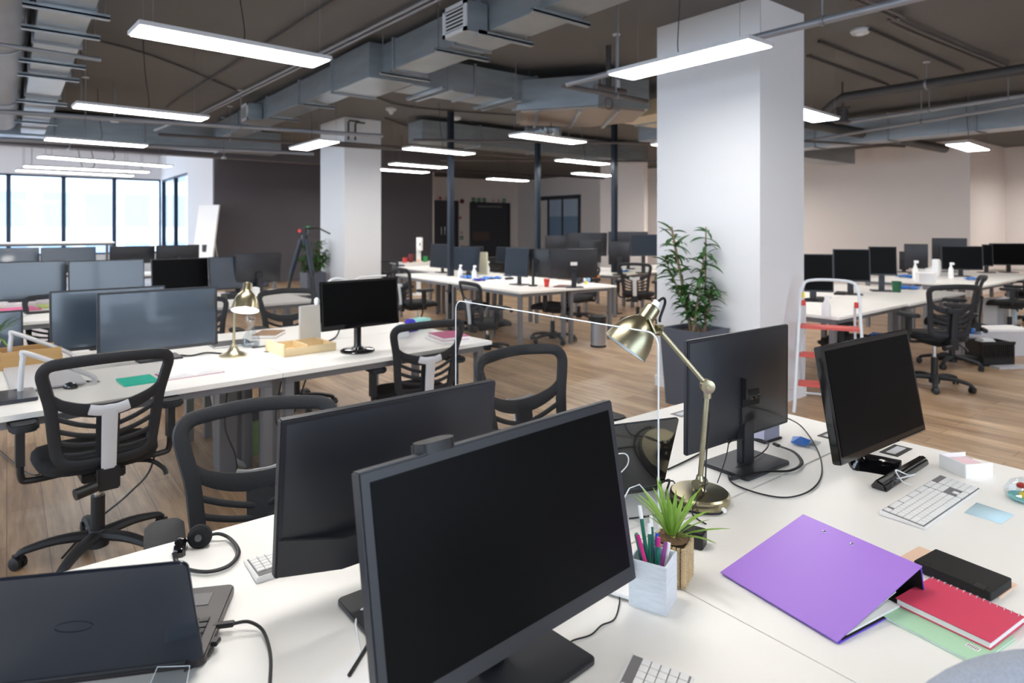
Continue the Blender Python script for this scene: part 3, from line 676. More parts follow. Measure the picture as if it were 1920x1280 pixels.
def slot(t, Mt, hw, hh, th):
    b = MB(); b.M = Mt; b.span((-hw+.07,th*.55,hh-.034),(hw-.06,th*.55+.0015,hh-.028)).build('vent_slot', M_matteblack, t, smooth=False)
def lowpanel(t, Mt, hw, hh, th):
    b = MB(); b.M = Mt
    b.hexa([(-hw+.002,th*.55,-hh+.002),(hw-.002,th*.55,-hh+.002),(hw-.002,th*.55,-hh+.085),(-hw+.002,th*.55,-hh+.085)],
           [(-hw*.55,th*1.9,-hh+.01),(hw*.55,th*1.9,-hh+.01),(hw*.55,th*1.9,-hh+.08),(-hw*.55,th*1.9,-hh+.08)]).build('connector_housing', M_satin, t, bev=.002)
    b = MB(); b.M = Mt; b.box((hw-.095,th*.62+.012,-hh+.06),(.006,.03,.012)).build('lock_slot', M_matteblack, t)
M1 = monitor('largest foreground monitor with matte black screen and wide bezel', (.725,.899), -85.5, .61, .365, .978, 10.4, 'plate', by=.05, bx=-.03, bez=.018, bot=.03, scr=M_screen, base=(.30,.26), th=.045)
M2 = monitor('black monitor seen from behind, between the big foreground screen and the headset', (.70,1.335), 90.6, .54, .335, .979, 6.5, 'plate', by=.11, th=.04, base=(.3,.16), scr=M_screen, back=(slot,lowpanel))
b = MB(); b.M = Matrix.Translation((0,0,.978-T)) @ Matrix.Rotation(R(-10.4),4,'X'); b.rbox((-.15,.02,.365/2+.006),(.075,.04,.018),.018).box((-.15,.05,.16),(.05,.006,.06)); b.build('webcam', M_black, M1)
def ports(t, Mt, hw, hh, th):
    b = MB(); b.M = Mt
    b.box((-.01,th*1.3,-.04),(.1,.012,.05)).build('port_recess', M_matteblack, t); 
    for x in (-.03,-.005,.02): 
        c = MB(); c.M = Mt; c.cyl((x,th*1.3,-.035),(x,th*1.3+.03,-.03),.006).build('plug', M_chrome, t)
    c = MB(); c.M = Mt; c.box((.035,th*1.3+.01,.0),(.012,.02,.07)).build('clip', M_black, t)
M3 = monitor('upright square-edged monitor showing its back, beside the brass lamp', (1.957,1.244), 88.6, .58, .36, .996, .3, 'plate', by=.03, th=.03, scr=M_screen, base=(.25,.18), body=M_satin, back=(ports,))
M4 = monitor('glossy black monitor at right behind the white keyboard', (2.208,.899), -92.6, .568, .345, 1.0, 9.9, 'foot', th=.05, bez=.014, bot=.022, scr=M_screen, body=M_gloss)
MB().tube([(.0,.045,.13),(.01,.075,.07),(.02,.07,.02),(.05,.0,.012),(.06,-.04,.012)],.045,10,sm=6,flat=.3,up=(0,1,0)).build('stand_arm', M_gloss, M4)
MB().add([(-.12,-.085,0),(.235,-.06,0),(.235,-.015,0),(-.12,-.03,0),(-.12,-.075,.022),(.235,-.055,.022),(.235,-.035,.03),(-.12,-.05,.03)],[(3,2,1,0),(4,5,6,7),(0,1,5,4),(1,2,6,5),(2,3,7,6),(3,0,4,7)]).build('stand_foot', M_gloss, M4, bev=.005, label='glossy bar-shaped foot')
b = MB(); b.M = Matrix.Translation((0,0,.27)) @ Matrix.Rotation(R(-9.9),4,'X'); b.span((.08,-.003,-.17),(.27,.0,-.166)).build('chrome_trim', M_chrome, M4)

def fm(label, q, **k):
    k.setdefault('tilt', 5)
    return monitor(label, q[0], q[1], q[2], q[3], q[4], **k)
# second row
fm('widest bluish screen on the second row, nearest the black mesh chair', ((0.728, 4.342), -86, 0.652, 0.369, 0.973), scr=M_screen2, bez=.014, tilt=2, style='plate')
fm('dark reflective monitor partly hidden behind the widest bluish screen', ((0.543, 4.996), -86, 0.663, 0.389, 0.932), bez=.012)
fm('small monitor with round foot on the second row, beside the wooden tray', ((1.785, 3.824), -84, 0.561, 0.304, 1.044), style='round', base=(.22,.2), scr=M_screen, body=M_gloss, tilt=4, bez=.014, bot=.03, by=.05)
fm('dark panel of a monitor at the left edge behind the grass-like plant', ((-0.109, 5.055), -80, 0.39, 0.266, 0.878))
# third row
G='screens on the third row'
fm('bluish screen at the left edge of the third row above the pink notes', ((0.131, 8.689), -88, 0.789, 0.419, 0.953), group=G)
fm('bluish screen second from left on the third row', ((0.879, 8.354), -86, 0.725, 0.443, 0.948), group=G)
fm('pure black screen on the third row between two bluish screens', ((1.621, 8.403), -84, 0.627, 0.461, 0.933), group=G, scr=M_screen)
fm('light blue screen at the right end of the third row above the lamp', ((2.256, 8.29), -80, 0.741, 0.401, 0.975), group=G)
fm('black back of a monitor behind the light blue screen on the third row', ((2.476, 8.301), 95, 0.568, 0.368, 1.025), group=G)
G='dark monitors in front of the far windows'
fm('dark monitor at the left edge below the high white table', ((0.114, 14.295), -88, 0.698, 0.31, 1.018), group=G)
fm('dark monitor below the middle of the high white table', ((0.861, 13.709), -88, 0.807, 0.319, 1.023), group=G)
fm('black monitor left of the pair under the far window corner', ((1.724, 12.9), 92, 0.69, 0.307, 1.051), group=G)
fm('black monitor right of the pair, in front of the flip chart', ((2.388, 12.633), 92, 0.697, 0.313, 1.061), group=G)
# centre group
G='screens on the centre group'
fm('blue-black screen just left of the leftmost post', ((5.989, 9.674), 180, 0.62, 0.423, 1.028), scr=M_screen3, group=G)
fm('blue-black screen just right of the leftmost post', ((6.072, 8.972), 187, 0.653, 0.404, 0.996), scr=M_screen3, group=G)
fm('dark screen turned sideways at the front of the centre group', ((5.553, 6.959), 187, 0.445, 0.399, 1.049), scr=M_screen3, group=G)
fm('tilted monitor on a clamp arm in the centre group, left of the labelled one', ((5.746, 6.677), 20, 0.318, 0.387, 1.044), group=G, style='arm', bx=.05)
def tagplate(t, Mt, hw, hh, th):
    b = MB(); b.M = Mt; b.box((0,th*1.32,.0),(.09,.004,.045)).build('label_plate', M_paper, t)
fm('wide monitor back with small white plate at the front of the centre group', ((5.964, 6.25), 55, 0.647, 0.393, 1.048), group=G, back=(tagplate,), by=.05)
fm('low black monitor behind the centre group, left', ((6.366, 9.248), 185, 0.627, 0.288, 1.06), scr=M_screen3, group=G)
fm('low black monitor behind the centre group, right of the beige panel', ((6.993, 9.009), 185, 0.627, 0.294, 1.033), scr=M_screen3, group=G)
G='screens behind the rightmost post'
fm('black monitor with small badge left of the far cluster', ((8.064, 8.925), 60, 0.407, 0.399, 1.181), group=G)
fm('black monitor at left in the farthest cluster', ((8.949, 8.992), 60, 0.807, 0.46, 1.195), group=G)
fm('black monitor at right in the farthest cluster', ((9.425, 8.363), 50, 0.758, 0.453, 1.221), group=G)
fm('dark grey monitor back in the middle of the far cluster', ((8.133, 8.106), 60, 0.419, 0.398, 1.104), group=G)
fm('dark monitor just right of the rightmost post', ((8.171, 7.441), 45, 0.358, 0.398, 1.095), group=G)
fm('navy screen beside the large column, nearest of the far cluster', ((8.739, 7.375), 235, 0.49, 0.381, 1.218), scr=M_screen3, group=G)
# right side
G='dark monitors on the right side desks'
t = fm('black monitor touching the large column edge, with webcam, behind the stepladder', ((6.817, 3.416), 215, 0.383, 0.407, 1.04), group=G, scr=M_screen)
fm('black monitor second from the large column, behind the stepladder', ((7.859, 3.487), 215, 0.398, 0.385, 1.079), group=G, scr=M_screen)
fm('black tilted monitor above the end of the stepladder desk', ((8.578, 3.43), 215, 0.313, 0.359, 1.111), group=G, scr=M_screen)
fm('slim dark monitor edge seen at the left of the far right group', ((12.629, 4.696), 20, 0.147, 0.325, 0.938), group=G)
fm('monitor back with round cable hole on the far right group', ((12.241, 4.366), 20, 0.348, 0.42, 1.037), group=G)
fm('tallest monitor back of the far right group under the wall corner', ((13.381, 4.233), 20, 0.526, 0.424, 1.125), group=G)
fm('black screen on thin neck in the middle of the far right group', ((12.159, 3.666), 215, 0.581, 0.389, 1.033), group=G, scr=M_screen)
fm('black screen right of the thin-necked one at far right', ((13.567, 3.703), 215, 0.16, 0.385, 1.037), group=G, scr=M_screen)
fm('rightmost black screen at the picture edge', ((13.887, 3.452), 225, 0.683, 0.385, 1.056), group=G, scr=M_screen)

# ================================================================ TASK CHAIRS
def back_y(u, v):   # curved, leaning back shell of the backrest
    return -.215 - .13*(v-.56) - .3*(v-.62)**2 + .75*u*u
def bs(u, v, dz, off=0.0): return (u, back_y(u, v) - off, v + dz)
def bn(p): return (-1.5*p[0], 1.0, .17)
def build_back(t, dz, black=False):
    # backrest frame
    fr = MB()
    loop = [(0,.50),(.12,.504),(.172,.535),(.19,.62),(.205,.76),(.228,.86),(.238,.915),(.220,.948),(.165,.960),(0,.968),(-.165,.960),(-.220,.948),(-.238,.915),(-.228,.86),(-.205,.76),(-.19,.62),(-.172,.535),(-.12,.504)]
    fr.strip([bs(u,v,dz) for u,v in loop], .046, .026, bn, sm=5, closed=True)
    band = [(-.212,.815),(-.17,.775),(-.09,.742),(0,.73),(.09,.742),(.17,.775),(.212,.815)]
    fr.strip([bs(u,v,dz) for u,v in band], lambda q: .03+.03*math.sin(q*math.pi), .014, bn, sm=5)
    for s_ in (-1,1):
        for v0, v1 in ((.725,.655),(.67,.615),(.615,.58),(.56,.548)):
            fr.strip([bs(s_*.20,v0,dz), bs(s_*.11,(v0+v1)/2-.008,dz), bs(s_*.02,v1,dz)], .02, .012, bn, sm=4)
    fr.strip([bs(0,.74,dz), bs(0,.62,dz), bs(0,.51,dz)], .09, .012, bn, sm=3)
    fr.strip([bs(-.16,.535,dz), bs(0,.527,dz), bs(.16,.535,dz)], .03, .012, bn, sm=4)
    bk = fr.build('backrest_frame', M_rub, t)
    # mesh panels
    def panel(poly_top, poly_bot, m, name):
        g = MB(); n = 14; rows = 8; vs = []; fs = []
        for j in range(rows+1):
            for i in range(n+1):
                q = i/n; x, zt_ = poly_top(q); x2, zb = poly_bot(q); f = j/rows
                vs.append(bs(x*(1-f)+x2*f, zt_*(1-f)+zb*f, dz, -.002))
        for j in range(rows):
            for i in range(n): a = j*(n+1)+i; fs.append((a,a+1,a+n+2,a+n+1))
        g.add(vs, fs); return g.build(name, m, bk, fix=False)
    panel(lambda q: (-.228+.456*q, .955-.035*abs(2*q-1)**4), lambda q: (-.205+.41*q, .735+.075*abs(2*q-1)**1.6), M_mesh, 'mesh_panel')
    # silver lumbar bar
    sb = MB()
    sb.strip([bs(0,.745,dz,.03), bs(0,.70,dz,.034), bs(0,.60,dz,.036), (0,-.245,.46+dz)], lambda q: .062-.006*q, .018, lambda p: (0,1,.15), sm=5)
    sb.strip([bs(-.075,.748,dz,.028), bs(-.035,.738,dz,.030), bs(0,.738,dz,.030), bs(.035,.738,dz,.030), bs(.075,.748,dz,.028)], lambda q: .042, .018, lambda p: (0,1,.1), sm=5)
    sb.build('lumbar_support', M_rub if black else M_silver, t, bev=0, label=None if black else 'silver T-shaped back support')
def make_chair(dz=0.0, arms=True, back=True):
    t = thing('office_chair', 'x', 'office chair')
    # five star base
    hub = MB(); hub.lathe([(.045,.045),(.05,.1),(.034,.125)],(0,0,0))
    for k in range(5):
        a = R(90+72*k); c, s_ = math.cos(a), math.sin(a)
        hub.tube([(c*.03,s_*.03,.098),(c*.16,s_*.16,.1),(c*.28,s_*.28,.078),(c*.305,s_*.305,.06)], lambda q: .034-.016*q, 8, sm=4, flat=.7)
    base = hub.build('star_base', M_rub, t)
    c0 = MB().lathe([(.012,-.026),(.029,-.022),(.029,-.006),(.012,-.004)],(0,0,.029),(1,0,0),14).lathe([(.012,.004),(.029,.006),(.029,.022),(.012,.026)],(0,0,.029),(1,0,0),14).box((0,0,.05),(.014,.05,.024)).mesh('caster', M_black)
    for k in range(5):
        a = R(90+72*k); o = bpy.data.objects.new('caster', c0); COL.objects.link(o); o.parent = base
        o.location = (math.cos(a)*.305, math.sin(a)*.305, 0); o.rotation_euler = (0,0,R(37*k))
    MB().cyl((0,0,.11),(0,0,.28+dz*.5),.029,16).build('column_sleeve', M_black, t)
    MB().cyl((0,0,.27+dz*.5),(0,0,.40+dz),.017,14).build('gas_piston', M_chrome, t)
    m = MB(); m.box((0,-.02,.415+dz),(.17,.26,.045)); m.box((0,-.17,.43+dz),(.075,.12,.03)); m.box((0,-.235,.43+dz),(.085,.05,.10)); m.build('tilt_mechanism', M_black, t, bev=.006)
    MB().tube([(.06,.02,.41+dz),(.2,-.02,.40+dz),(.26,-.06,.36+dz),(.27,-.08,.33+dz)],.011,8,sm=4).build('height_lever', M_black, t)
    MB().cyl((-.05,-.27,.415+dz),(-.13,-.29,.405+dz),.024,14).build('adjusting_knob', M_black, t)
    # seat cushion: superellipse layers
    st = MB(); prof = [(.80,.0),(.95,.012),(1.0,.035),(.99,.055),(.93,.07),(.75,.078),(.4,.073)]; n = 36; vs = []; fs = []
    for s_, z in prof:
        for k in range(n):
            a = 2*math.pi*k/n; c, q = math.cos(a), math.sin(a)
            x = .245*s_*math.copysign(abs(c)**.62, c); y = .235*s_*math.copysign(abs(q)**.62, q)
            vs.append((x*(1+.05*math.sin(a)), y+.03, .44+dz+z - (.03*max(0,(y-.12)/.1)**2 if y > .12 else 0)))
    for i in range(len(prof)-1):
        for k in range(n): fs.append((i*n+k, i*n+(k+1)%n, (i+1)*n+(k+1)%n, (i+1)*n+k))
    fs.append(tuple(range(n-1,-1,-1))); fs.append(tuple(range((len(prof)-1)*n, len(prof)*n)))
    st.add(vs, fs); st.build('seat', M_fabric, t)
    if back: build_back(t, dz, back == 'black')
    if arms:
        for s_ in (-1,1):
            a = MB(); a.tube([(s_*.12,-.05,.43+dz),(s_*.26,-.05,.43+dz),(s_*.29,-.05,.45+dz),(s_*.295,-.05,.53+dz)],.014,8,sm=5)
            a.box((s_*.295,-.05,.585+dz),(.032,.055,.16)); ar = a.build('armrest', M_black, t, bev=.004)
            g = MB(); g.rbox((s_*.285,-.03,.682+dz),(.105,.25,.035),.042,n=5); g.build('arm_pad', M_rub, ar, bev=.008)
    return t
protos = {}
def chair(label, p, rz, dz=0.0, back=True, group='black mesh office chairs'):
    k = (dz, back)
    if k not in protos:
        t = protos[k] = make_chair(dz, True, back); t['label'] = label; t['group'] = group; t.location = (p[0],p[1],0); t.rotation_euler = (0,0,R(rz)); return t
    return again(protos[k], label, (p[0],p[1],0), rz, group)
# rz 0 faces +Y (into the far desks), 180 faces back toward the viewer
chair('black mesh chair with silver T support, leftmost in the foreground', (.335,3.555), 4)
chair('black mesh chair behind the near desk, between the headset and the black monitor back', (.63,1.97), 171, -.045)
chair('black mesh chair seen through the clear acrylic screen', (1.82,1.99), 180)
chair('black mesh chair with silver support by the magenta book', (2.12,3.77), -4, -.045)
chair('black mesh chair on the far side of the second row, left of the round-footed monitor', (1.933, 5.414), 178)
chair('black mesh side-view chair right of the small column', (4.47, 7.808), -92)
chair('black mesh chair in side view left of the centre group front', (4.589, 6.314), -95, -.10)
chair('black chair seat tucked under the front end of the centre group', (5.745, 6.423), 20, 0, False)
chair('black chair with silver support at the left edge of the large column', (7.802, 6.713), -60)
chair('black chair behind the centre group whose wheel shows left of the waste bin', (7.42, 7.65), 100, -.10)
chair('black mesh chair among monitors in the middle of the centre group', (6.931, 9.307), 150)
chair('black chair half hidden right of the small column beside the coloured cups', (5.57, 11.141), 120, -.10)
chair('large black mesh chair at right, between the stepladder desk and the laundry basket', (6.982, 2.331), -34, 0.02, 'black')
chair('black mesh chair just behind the large right hand chair, only its top and wheels showing', (8.214, 2.571), 20, 0.02, 'black')
chair('dark chair at the right picture edge beside the pale computer tower', (11.046, 2.76), 10)
chair('second dark chair at the right picture edge, farther back', (12.732, 2.96), 0)
chair('black chair behind the second row at left, seat showing below the pink notes', (0.275, 7.291), 160, -.10)
chair('black chair behind the widest bluish screen, edge showing beside the lit lamp', (1.375, 6.172), 178, -.10)
chair('black chair under the stepladder desk, its wheels behind the red steps', (6.804, 3.044), 200, -.10, False)
chair('black chair in shadow beneath the rear desk of the centre group', (5.435, 7.939), 160, -.10, False)

# fabric chair back at the lower right corner
t = thing('fabric_chair', 'pale blue-grey woven fabric chair back in the lower right corner', 'chair', (1.185,.43,0), -30)
FAB = mat('blue_grey_woven_fabric', (172,180,194), .9, vary=.22, scale=260, bump=.5, bscale=420)
b = MB(); n = 24; vs = []; fs = []
def fb(a, off, sc):
    c, s_ = math.cos(a), math.sin(a); x = .2*sc*math.copysign(abs(c)**.9, c); z = .74 + .21*sc*math.copysign(abs(s_)**.9, s_) - .1*x + .025
    return (x, -.2+off-.12*(z-.6)+.6*x*x, z)
pr = [(-.03,.85),(-.032,.95),(-.02,1.0),(.0,1.02),(.02,1.0),(.032,.95),(.03,.85)]
for off, sc in pr:
    for k in range(40): vs.append(fb(2*math.pi*k/40, off, sc))
for i in range(len(pr)-1):
    for k in range(40): fs.append((i*40+k, i*40+(k+1)%40, (i+1)*40+(k+1)%40, (i+1)*40+k))
fs.append(tuple(range(39,-1,-1))); fs.append(tuple(range(6*40,7*40)))
b.add(vs, fs); b.build('backrest', FAB, t)
MB().rbox((0,.03,.46),(.46,.46,.07),.1).build('seat', FAB, t, bev=.015)
for x in (-.19,.19):
    for y in (-.16,.2): MB().cyl((x*.8,y*.9,.42),(x*1.1,y*1.1,0),.014).build('leg', M_black, t)
MB().box((0,-.18,.5),(.06,.04,.22)).build('back_bracket', M_black, t)

# ================================================================ BRASS LAMPS
def lamp(label, p, knee, head, aim, lit=False, group='brass desk lamps', s=1.0, z0=T, straight=False, hc=None):
    t = thing('desk_lamp', label, 'desk lamp', (p[0],p[1],z0), 0, group)
    MB().lathe([(.082,0),(.085,.004),(.085,.024),(.08,.029),(.02,.031),(.012,.04)] if not straight else [(.085,0),(.086,.008),(.07,.014),(.035,.03),(.02,.055),(.011,.075)],(0,0,0),(0,0,1),40).build('lamp_base', M_brass, t)
    st = Vector((0,0,.05)); kn = Vector(knee); hd = Vector(head); ax = Vector(aim).normalized()
    if not straight:
        MB().cyl((-.022,0,.052),(.022,0,.052),.014,16).cyl((0,0,.03),(0,0,.06),.012).build('base_joint', M_brass, t)
    MB().cyl(st, kn, .0078,14).lathe([(.013,.06),(.009,.075)],(0,0,0)).build('lower_arm', M_brass, t)
    if not straight:
        side = (hd-kn).cross(Vector((0,0,1))).normalized()
        MB().lathe([(.012,-.014),(.02,-.012),(.02,.012),(.012,.014)],kn+Vector((0,0,.018)),side,20).lathe([(.008,-.018),(.008,.018)],kn+Vector((0,0,.018)),side,12).lathe([(.012,-.016),(.012,.0)],kn,(0,0,1),14).build('knee_joint', M_brass, t)
        MB().cyl(kn+Vector((0,0,.02)), hd, .0068, 14).build('upper_arm', M_brass, t)
        MB().box(hd+(-ax*0+side*.0),(.018,.018,.03)).build('head_joint', M_brass, t)
    o = hd
    if not straight: o = hd + ax*.0
    # shade: narrow neck at top, bell opening along aim
    sh = [(.012,-.075),(.026,-.073),(.029,-.066),(.03,-.02),(.034,-.014),(.050,.002),(.067,.028),(.078,.06),(.084,.095),(.086,.112),(.084,.112),(.082,.095),(.076,.06),(.065,.029),(.048,.004),(.028,-.005),(.026,-.06)]
    off = Vector(aim).normalized()*0
    hc = Vector(hc)
    shade = MB().lathe([(r*s, q*s) for r,q in sh], hc, ax, 40, capend=False).build('lamp_shade', M_brass, t, fix=False)
    MB().lathe([(.084*s,.111*s),(.074*s,.06*s),(.063*s,.03*s),(.046*s,.006*s),(.024*s,-.005*s)], hc, ax, 40, capend=False).build('inner_reflector', M_paper, shade, fix=False)
    if lit: MB().lathe([(.01,0),(.018,.02),(.027,.045),(.027,.06),(.015,.082),(.004,.086)], hc, ax, 20).build('bulb', M_bulb, t)
    else: MB().lathe([(.01,0),(.018,.02),(.027,.045),(.027,.06),(.015,.082),(.004,.086)], hc, ax, 20).build('bulb', M_paper, t)
    return t, hc, ax
RT = Vector((math.cos(R(-38.2)), math.sin(R(-38.2)), 0)); FW = Vector((math.cos(R(51.8)), math.sin(R(51.8)), 0))
def V(l, f, z): return RT*l + FW*f + Vector((0,0,z))
L1, hc, ax = lamp('large brass desk lamp with its shade swung left, in the foreground beside the upright monitor', (1.594, 1.137, 0.74), V(.022,0,.317), V(-.119,0,.500), V(-.6,-.12,-.8), s=.80, hc=V(-.168,0,.520))
k = hc - ax*.02
MB().tube([hc+FW*-.031+ax*-.022, hc+V(.03,-.033,-.022), V(-.117,-.016,.502)], .0085, 8, flat=.45).build('yoke', M_brass, L1)
MB().cyl(hc-ax*.062, hc-ax*.078, .011).build('cap_button', M_paper, L1)
MB().tube([hc-ax*.075, hc-ax*.09+V(.01,.0,.0), hc-ax*.07+V(.03,.015,0), hc-ax*.03+V(.04,.02,-.01), V(-.112,.02,.52)], .004, 8, sm=6).build('shade_cord', M_cable, L1)
MB().tube([V(.03,0,.26), V(.02,.0,.14), V(.008,-.02,.04), V(-.02,-.06,.033), V(-.05,-.10,.012), V(-.045,-.13,.006), V(-.03,-.16,.006)], .0022, 8, sm=8).build('base_cord', M_cable, L1)
MB().tube([V(.04,-.088,.008), V(.02,-.1,.006), V(-.03,-.095,.006), V(-.075,-.06,.006), V(-.09,.0,.006), V(-.085,.05,.006), V(-.07,.08,.03), V(-.1,.1,.006)], .0032, 8, sm=8).build('power_cord', M_cable, L1)
MB().cyl(V(.04,-.085,.012), V(.042,-.094,.012), .006).build('cord_grommet', M_paper, L1)
L2, hc2, ax2 = lamp('smaller lit brass desk lamp on the second row, beside the widest bluish screen', (1.112, 4.221, 0.735), V(.008,0,.32), V(.05,.02,.372), V(.06,-.42,-1), lit=True, s=.95, hc=V(.083,0,.385), straight=True)
MB().tube([V(.008,0,.31), V(.015,0,.36), V(.045,.02,.40), V(.08,.01,.43)], .006, 8, sm=5).build('curved_neck', M_brass, L2)

# ================================================================ LAPTOPS
def laptop(label, hr, a, e, w_, d_, keys=True, glossy=False):
    # hr: right hinge corner as seen; a: direction toward the other hinge corner; lid leans toward the viewer
    t = thing('laptop', label, 'laptop', (hr[0], hr[1], T), a)
    # local: x from visible hinge corner to the other, y toward the lid side (viewer); base extends to -y
    MB().rbox((w_/2,-d_/2,.010),(w_,d_,.018),.014).build('base', M_ltop, t, bev=.003)
    ce, se = math.cos(R(e)), math.sin(R(e))
    b = MB(); b.M = Matrix.Translation((w_/2,0,.018)) @ Matrix.Rotation(R(e), 4, 'X')
    b.rbox((0,d_/2,0),(w_,d_,.007),.014); lid = b.build('lid', M_gloss if glossy else M_llid, t, bev=.0025)
    b = MB(); b.M = Matrix.Translation((w_/2,0,.018)) @ Matrix.Rotation(R(e), 4, 'X'); b.box((0,d_/2,.0042),(w_-.03,d_-.035,.001)).build('display', M_screen, lid, smooth=False)
    MB().cyl((.03,.0,.016),(w_-.03,.0,.016),.007).build('hinge', M_black, t)
    MB().box((.075,-d_*.79,.0195),(.075,.045,.0012)).build('sticker_patch', M_keyd, t, smooth=False) if keys else None
    MB().box((w_*.55,-d_*.76,.0193),(.11,.07,.001)).build('touchpad', M_satin, t, smooth=False)
    if keys:
        km = MB().box((0,0,0),(.0175,.0155,.003)).mesh('key', M_black, bev=.0008)
        for r_ in range(5):
            for c in range(17):
                o = bpy.data.objects.new('key', km); COL.objects.link(o); o.parent = t; o.location = (.03+c*.0200, -.045-r_*.0185, .0205)
    return t
LP1 = laptop('open dark laptop seen from behind at the lower left corner', (.282,1.261), 153.2, 66.3, .38, .25)
b = MB(); b.M = Matrix.Translation((.19,0,.018)) @ Matrix.Rotation(R(66.3),4,'X')
b.tube([(.018*math.cos(q)*1.6,.125+.009*math.sin(q)*1.4,-.0042) for q in [i*math.pi/16 for i in range(32)]], .0005, 5, closed=True).build('lid_emblem', M_llid, LP1)
LP2 = laptop('open glossy dark laptop standing behind the clear acrylic screen', (1.577,1.254), 161.7, 70.4, .36, .24, glossy=True)

# ================================================================ KEYBOARDS
def keyboard(label, p, rz, w_=.425, d_=.115, dark=True):
    t = thing('keyboard', label, 'keyboard', (p[0],p[1],T), rz, 'white computer keyboards')
    MB().hexa([(-w_/2,-d_/2,.001),(w_/2,-d_/2,.001),(w_/2,d_/2,.001),(-w_/2,d_/2,.001)],[(-w_/2,-d_/2,.006),(w_/2,-d_/2,.006),(w_/2,d_/2,.014),(-w_/2,d_/2,.014)]).build('body', M_key, t, bev=.0015)
    sl = math.atan2(.008, d_)
    b = MB(); b.M = Matrix.Translation((0,0,.0106)) @ Matrix.Rotation(sl,4,'X'); b.box((0,0,0),(w_-.012,d_-.01,.0012)).build('key_plate', M_keyd, t, smooth=False)
    u = (w_-.016)/22.6; ph = (d_-.014)/6
    ms = {}
    def key(x0, wu, row, m=M_key):
        if wu not in ms: ms[wu] = MB().box((0,0,0),(wu*u-.0015,ph-.0018,.0032)).mesh('key', M_key, bev=.0006)
        o = bpy.data.objects.new('key', ms[wu]); COL.objects.link(o); o.parent = t
        y = -d_/2+.007+ph*(row+.5); o.location = (-w_/2+.008+(x0+wu/2)*u, y, .0125+y*math.tan(sl)); o.rotation_euler = (sl,0,0)
    rows = [[(0,1.25),(1.25,1.25),(2.5,1.25),(3.75,6),(9.75,1.25),(11,1.25),(12.25,1.25),(13.5,1.5),(15.3,1),(16.3,1),(17.3,1),(18.6,2),(20.6,1),(21.6,1)],
            [(0,2.25)]+[(2.25+i,1) for i in range(10)]+[(12.25,2.75),(16.3,1)]+[(18.6+i,1) for i in range(4)],
            [(0,1.75)]+[(1.75+i,1) for i in range(11)]+[(12.75,2.25)]+[(18.6+i,1) for i in range(4)],
            [(0,1.5)]+[(1.5+i,1) for i in range(12)]+[(13.5,1.5)]+[(15.3+i,1) for i in range(3)]+[(18.6+i,1) for i in range(4)],
            [(i,1) for i in range(13)]+[(13,2)]+[(15.3+i,1) for i in range(3)]+[(18.6+i,1) for i in range(4)],
            [(0,1.2)]+[(2+i*3.3,3) for i in range(4)]+[(15.3+i,1) for i in range(3)]]
    for r_, ks in enumerate(rows):
        for x0, wu in ks: key(x0, wu, r_)
    return t
keyboard('white full-size keyboard at right in front of the glossy black monitor', (2.118,.711), -1)
keyboard('white keyboard corner showing between the headset and the black monitor back', (.655,1.535), 178)
keyboard('white keyboard cut off by the bottom picture edge below the pen holder', (.74,.655), 25)
t = tag(MB().tube([Vector((0,0,0)),Vector((-.02,.02,.012)),Vector((.01,.05,.03)),Vector((.05,.03,.012)),Vector((.02,.0,.03)),Vector((-.01,.04,.012)),Vector((.06,.06,.01))],.0022,8,sm=8).build('keyboard_cable', M_cablew), 'looped white cable lying over the monitor foot behind the right keyboard', 'cable', None, (2.191, 0.792, 0.735))

# ================================================================ CABLES ON THE FRONT ROW
def cable(label, pts, r=.0025, m=None, sm=8, name='cable', group=None, plug=None, flat=1):
    o = Vector(pts[0]); q = [Vector(p)-o for p in pts]
    if plug:
        t = thing(name, label, 'cable', o, 0, group); MB().tube(q, r, 8, sm=sm, flat=flat).build('cord', m or M_cable, t)
        for i, L_ in plug:
            d = (q[1]-q[0]).normalized() if i == 0 else (q[-1]-q[-2]).normalized(); c = q[0] if i == 0 else q[-1]
            MB().box(c+d*(-L_/2 if i == 0 else L_/2), (L_,.014,.009), rz=math.atan2(d.y,d.x)).build('plug', M_black, t, bev=.002)
        return t
    return tag(MB().tube(q, r, 8, sm=sm, flat=flat).build(name, m or M_cable), label, 'cable', group, o)
cable('long thin black cable looping over the desk from the upright monitor', [(1.909, 1.17, 0.944), (2.064, 1.175, 0.894), (2.458, 1.287, 0.75), (2.282, 1.132, 0.735), (2.08, 1.016, 0.735), (1.921, 0.969, 0.735), (1.809, 0.983, 0.735), (1.768, 1.049, 0.735), (1.773, 1.142, 0.735), (1.841, 1.199, 0.735), (1.938, 1.198, 0.748), (2.072, 1.215, 0.75), (2.166, 1.254, 0.75), (2.143, 1.293, 0.76), (1.779, 1.145, 0.866), (1.758, 1.149, 0.859)], .0024)
cable('flat black video cable with open plug at the foot of the upright monitor', [(1.816, 1.151, 0.742), (1.917, 1.128, 0.742), (1.993, 1.079, 0.742), (2.088, 1.088, 0.742), (2.168, 1.155, 0.742), (2.189, 1.222, 0.742)], .0065, flat=.4, plug=((0,.035),(1,.03)))
cable('thin black cable hanging from the upright monitor to the brass lamp base', [(1.758, 1.149, 0.859), (1.733, 1.143, 0.82), (1.683, 1.138, 0.76)], .0017, plug=((0,.02),))
cable('grey-black cable running left from under the upright monitor to the glossy laptop', [(1.952, 1.37, 0.735), (1.83, 1.353, 0.735), (1.706, 1.341, 0.735)], .003)
cable('wavy thin black cable from under the big foreground monitor', [(1.048, 0.956, 0.733), (1.022, 0.93, 0.733), (0.972, 0.898, 0.733), (0.937, 0.9, 0.733), (0.898, 0.892, 0.733), (0.86, 0.901, 0.733), (0.822, 0.901, 0.733), (0.798, 0.935, 0.733)], .0016)
